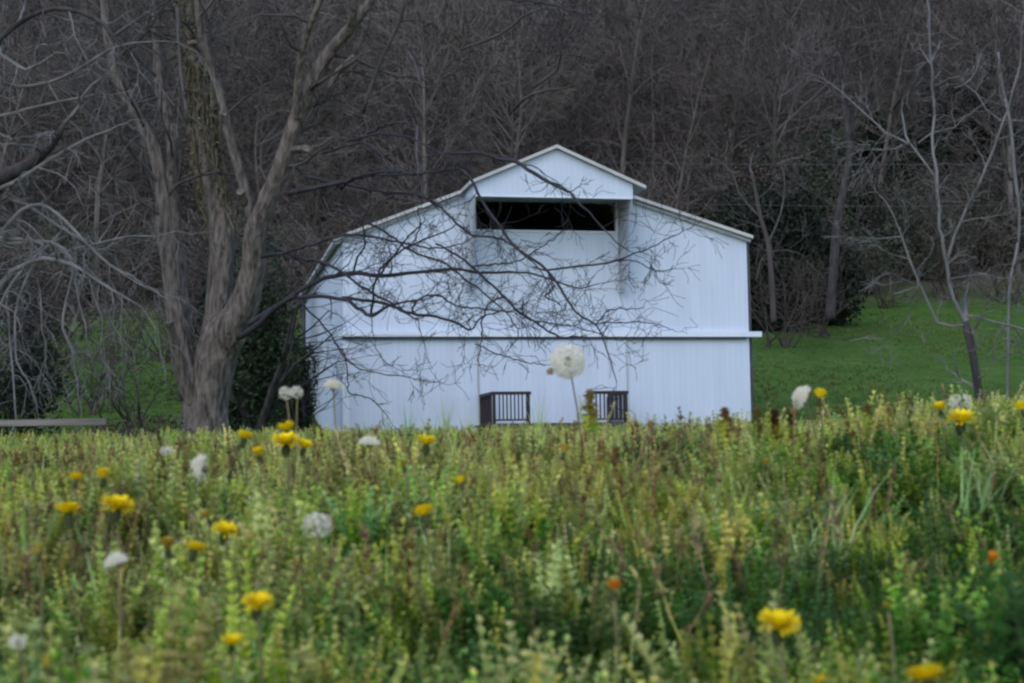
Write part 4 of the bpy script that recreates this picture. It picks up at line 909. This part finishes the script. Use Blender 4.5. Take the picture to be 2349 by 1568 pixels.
for i, (px, py, Y_, wh) in enumerate(dw):
    top = at(px, py + 16, Y_); gz = hz(top.x, Y_); s = (top.z - gz) / .2
    r = empty('deadnettle', (top.x, Y_, gz), i, label='brown-headed upright weed ' + wh, cat='weed', group='brown-headed weeds on the crest'); r.scale = (s, s, s)
    a_, b_, c_ = bw[i % 3]; link('stem', a_, r); link('flower_head', b_ if i != 0 else b_, r)

# ------------------------------------------------------------------ dandelions
M['petal'] = mat('petal', (0.82, 0.62, 0.010), (0.92, 0.74, 0.012), 60, trans=.35, rough=.7, coord='pos')
M['petal_orange'] = mat('petal_orange', (0.60, 0.20, 0.015), (0.70, 0.30, 0.02), 60, trans=.2, coord='pos')
M['petal_dull'] = mat('petal_dull', (0.38, 0.27, 0.03), (0.5, 0.38, 0.06), 60, trans=.2, coord='pos')
M['stem'] = mat('dandelion_stem', (0.10, 0.125, 0.045), (0.20, 0.165, 0.085), 20, coord='pos', trans=.1)
M['bract'] = mat('bract', (0.03, 0.045, 0.014), (0.07, 0.08, 0.03), 40, coord='pos')
M['pappus'] = mat('pappus', (0.76, 0.72, 0.60), (0.86, 0.82, 0.70), 20, trans=.35, coord='pos', rough=.8)
M['core'] = mat('core', (0.12, 0.10, 0.075), (0.22, 0.19, 0.15), 300, coord='pos')
def flower_mesh(cup, n=90):
    mb = MB()
    for k in range(n):
        t = random.random(); a = random.uniform(0, 6.283); el_ = cup + (1 - t) * 1.15 - .25 * (random.random() < .3); L = .5 * (1.0 if t > .45 else .45 + t)
        d = Vector((math.cos(a) * math.cos(el_ * .9), math.sin(a) * math.cos(el_ * .9), math.sin(el_ * .9))); s = Vector((-math.sin(a), math.cos(a), 0)) * .035
        p = Vector((math.cos(a), math.sin(a), 0)) * .05; q = p + d * L * .6 + Vector((0, 0, .04)); e = p + d * L + Vector((0, 0, .02))
        mb.add([p - s * .5, p + s * .5, q + s, q - s, e + s * .8, e - s * .8], [(0, 1, 2, 3), (3, 2, 4, 5)])
    return mb
def cup_mesh():
    mb = MB(); pr = [(.03, -.42), (.10, -.38), (.16, -.25), (.17, -.1), (.14, .03)]; n = 10
    for r_, z_ in pr: 
        for k in range(n): mb.V.append((r_ * math.cos(6.283 * k / n), r_ * math.sin(6.283 * k / n), z_))
    for i in range(4):
        for k in range(n): mb.Fc.append((i * n + k, i * n + (k + 1) % n, (i + 1) * n + (k + 1) % n, (i + 1) * n + k)); mb.mi.append(0)
    mb.n = len(mb.V)
    for k in range(12):
        a = 6.283 * k / 12; o_ = Vector((math.cos(a), math.sin(a), 0)); leaf(mb, o_ * .14 + Vector((0, 0, -.3)), o_ * .5 + Vector((0, 0, -.3 if k % 2 else .8)), .2, .06, Vector((0, 0, 1)))
    return mb
cupm = mesh_np('bracts', *(lambda m: (m.V, m.Fc))(cup_mesh()), M['bract'])
FM = {}
for nm, cu, mt_ in (('open', .12, 'petal'), ('open2', .3, 'petal'), ('orange', .75, 'petal_orange'), ('dull', .9, 'petal_dull'), ('half', .7, 'petal')):
    m_ = flower_mesh(cu, 170); FM[nm] = mesh_np('petals', m_.V, m_.Fc, M[mt_])
def puff_mesh(mode, n=230):
    """unit diameter seed ball; mode: full / half (left side gone) / crown"""
    mb = MB()
    for k in range(n):
        z = 1 - 2 * (k + .5) / n; a = 2.39996 * k; r_ = math.sqrt(max(0, 1 - z * z)); d = Vector((r_ * math.cos(a), r_ * math.sin(a), z))
        if mode == 'side' and d.x > -.12: continue
        if mode == 'crown' and d.z < .1: continue
        if mode == 'ragged' and ((math.sin(a * 3.1) + z * .7) < -.1 or random.random() < .25): continue
        if random.random() < .08: continue
        R_ = .36 * random.uniform(.80, 1.10)
        tip = d * R_
        s = d.orthogonal().normalized(); t = d.cross(s)
        mb.add([d * .07 + s * .002, d * .07 - s * .002, tip - s * .002, tip + s * .002], [(0, 1, 2, 3)])
        for q in range(11):
            an = 6.283 * q / 11 + random.uniform(-.2, .2); o_ = s * math.cos(an) + t * math.sin(an); e = tip + o_ * .088 + d * random.uniform(.05, .11); wv = d.cross(o_) * .0045
            mb.add([tip - wv, tip + wv, e + wv, e - wv], [(0, 1, 2, 3)])
    return mb
PM = {}
for md_, nn in (('full', 190), ('side', 420), ('crown', 330), ('ragged', 260)):
    m_ = puff_mesh(md_, nn); PM[md_] = mesh_np('seed_hairs', m_.V, m_.Fc, M['pappus'])
def ball(r, n=8):
    mb = MB(); 
    for i in range(n + 1):
        th = math.pi * i / n
        for k in range(12): mb.V.append((r * math.sin(th) * math.cos(6.283 * k / 12), r * math.sin(th) * math.sin(6.283 * k / 12), r * math.cos(th)))
    for i in range(n):
        for k in range(12): mb.Fc.append((i * 12 + k, (i + 1) * 12 + k, (i + 1) * 12 + (k + 1) % 12, i * 12 + (k + 1) % 12)); mb.mi.append(0)
    for k in range(60):
        d = Vector((random.gauss(0, 1), random.gauss(0, 1), random.gauss(0, 1))).normalized(); leaf(mb_ := mb, d * r * .9, d, .05, .015, Vector((0, 0, 1))) if False else None
    return mb
cm = ball(.12); COREM = mesh_np('seed_core', cm.V, cm.Fc, M['core'])

def dandelion(px, py, wpx, kind, label, Y_=None, tx=0, ty=0, lean=(0, 0), group='yellow dandelions in the meadow', cat='dandelion', squash=1):
    Y_ = Y_ or depth_for(py); c = at(px, py, Y_); size = wpx * Y_ / F; gx, gy_ = c.x + lean[0], c.y + lean[1]; gz = hz(gx, gy_)
    root = empty('dandelion', (gx, gy_, gz), 0, label=label, cat=cat, group=group)
    yel = kind in FM
    base = c - Vector((gx, gy_, gz)); st = MB(); head_off = Vector((0, 0, -.30 * size)) if yel else Vector((0, 0, -.04 * size))
    e = base + head_off; pts = []
    for k in range(8):
        t = k / 7; pts.append(Vector((e.x * t ** 1.6 + .004 * math.sin(t * 3), e.y * t ** 1.6, e.z * t)))
    st.tube(pts, [.0016 - .0004 * k / 7 for k in range(8)], 6); st.build('stem', M['stem'], root, True)
    hd = link('flower_head' if yel else 'seed_head', FM[kind] if yel else PM[kind], root); hd.location = base; hd.scale = (size, size, size * squash * (1.25 if yel else 1)); hd.rotation_euler = (tx, ty, random.uniform(0, 6) if yel or kind in ('full', 'ragged') else 0)
    cc = link('bracts' if yel else 'seed_core', cupm if yel else COREM, hd)
    return root
for px, py, wp, kd, lab, Y_ in YL:
    dandelion(px, py, wp, kd, lab, Y_, tx=random.uniform(-.15, .4), ty=random.uniform(-.35, .35))
for px, py, wp, kd, lab, Y_, tx, ty, sq, ln in PL:
    if kd: dandelion(px, py, wp, kd, lab, Y_, tx, ty, ln, 'white dandelion clocks in the meadow', 'dandelion clock', sq)
# the small dark beetle-like seed husk clinging to the tall clock
hk = at(1262, 853, 2.29); mb = MB()
for k in range(9): leaf(mb, (0, 0, 0), rnd_dir(random.uniform(-1, 1)), .007, .006, Vector((0, 0, 1)))
mb.tube([(0, 0, -.004), (0, 0, .005)], [.004, .003], 8)
mb.tube([(0, 0, 0), (.008, 0, .003), (.015, 0, .006)], [.0006, .0006, .0005], 4)
o = mb.build('withered_floret', M['g_brown']); o.location = hk; tag(o, 'tiny dark withered floret clinging to the left side of the tall white clock', 'floret')
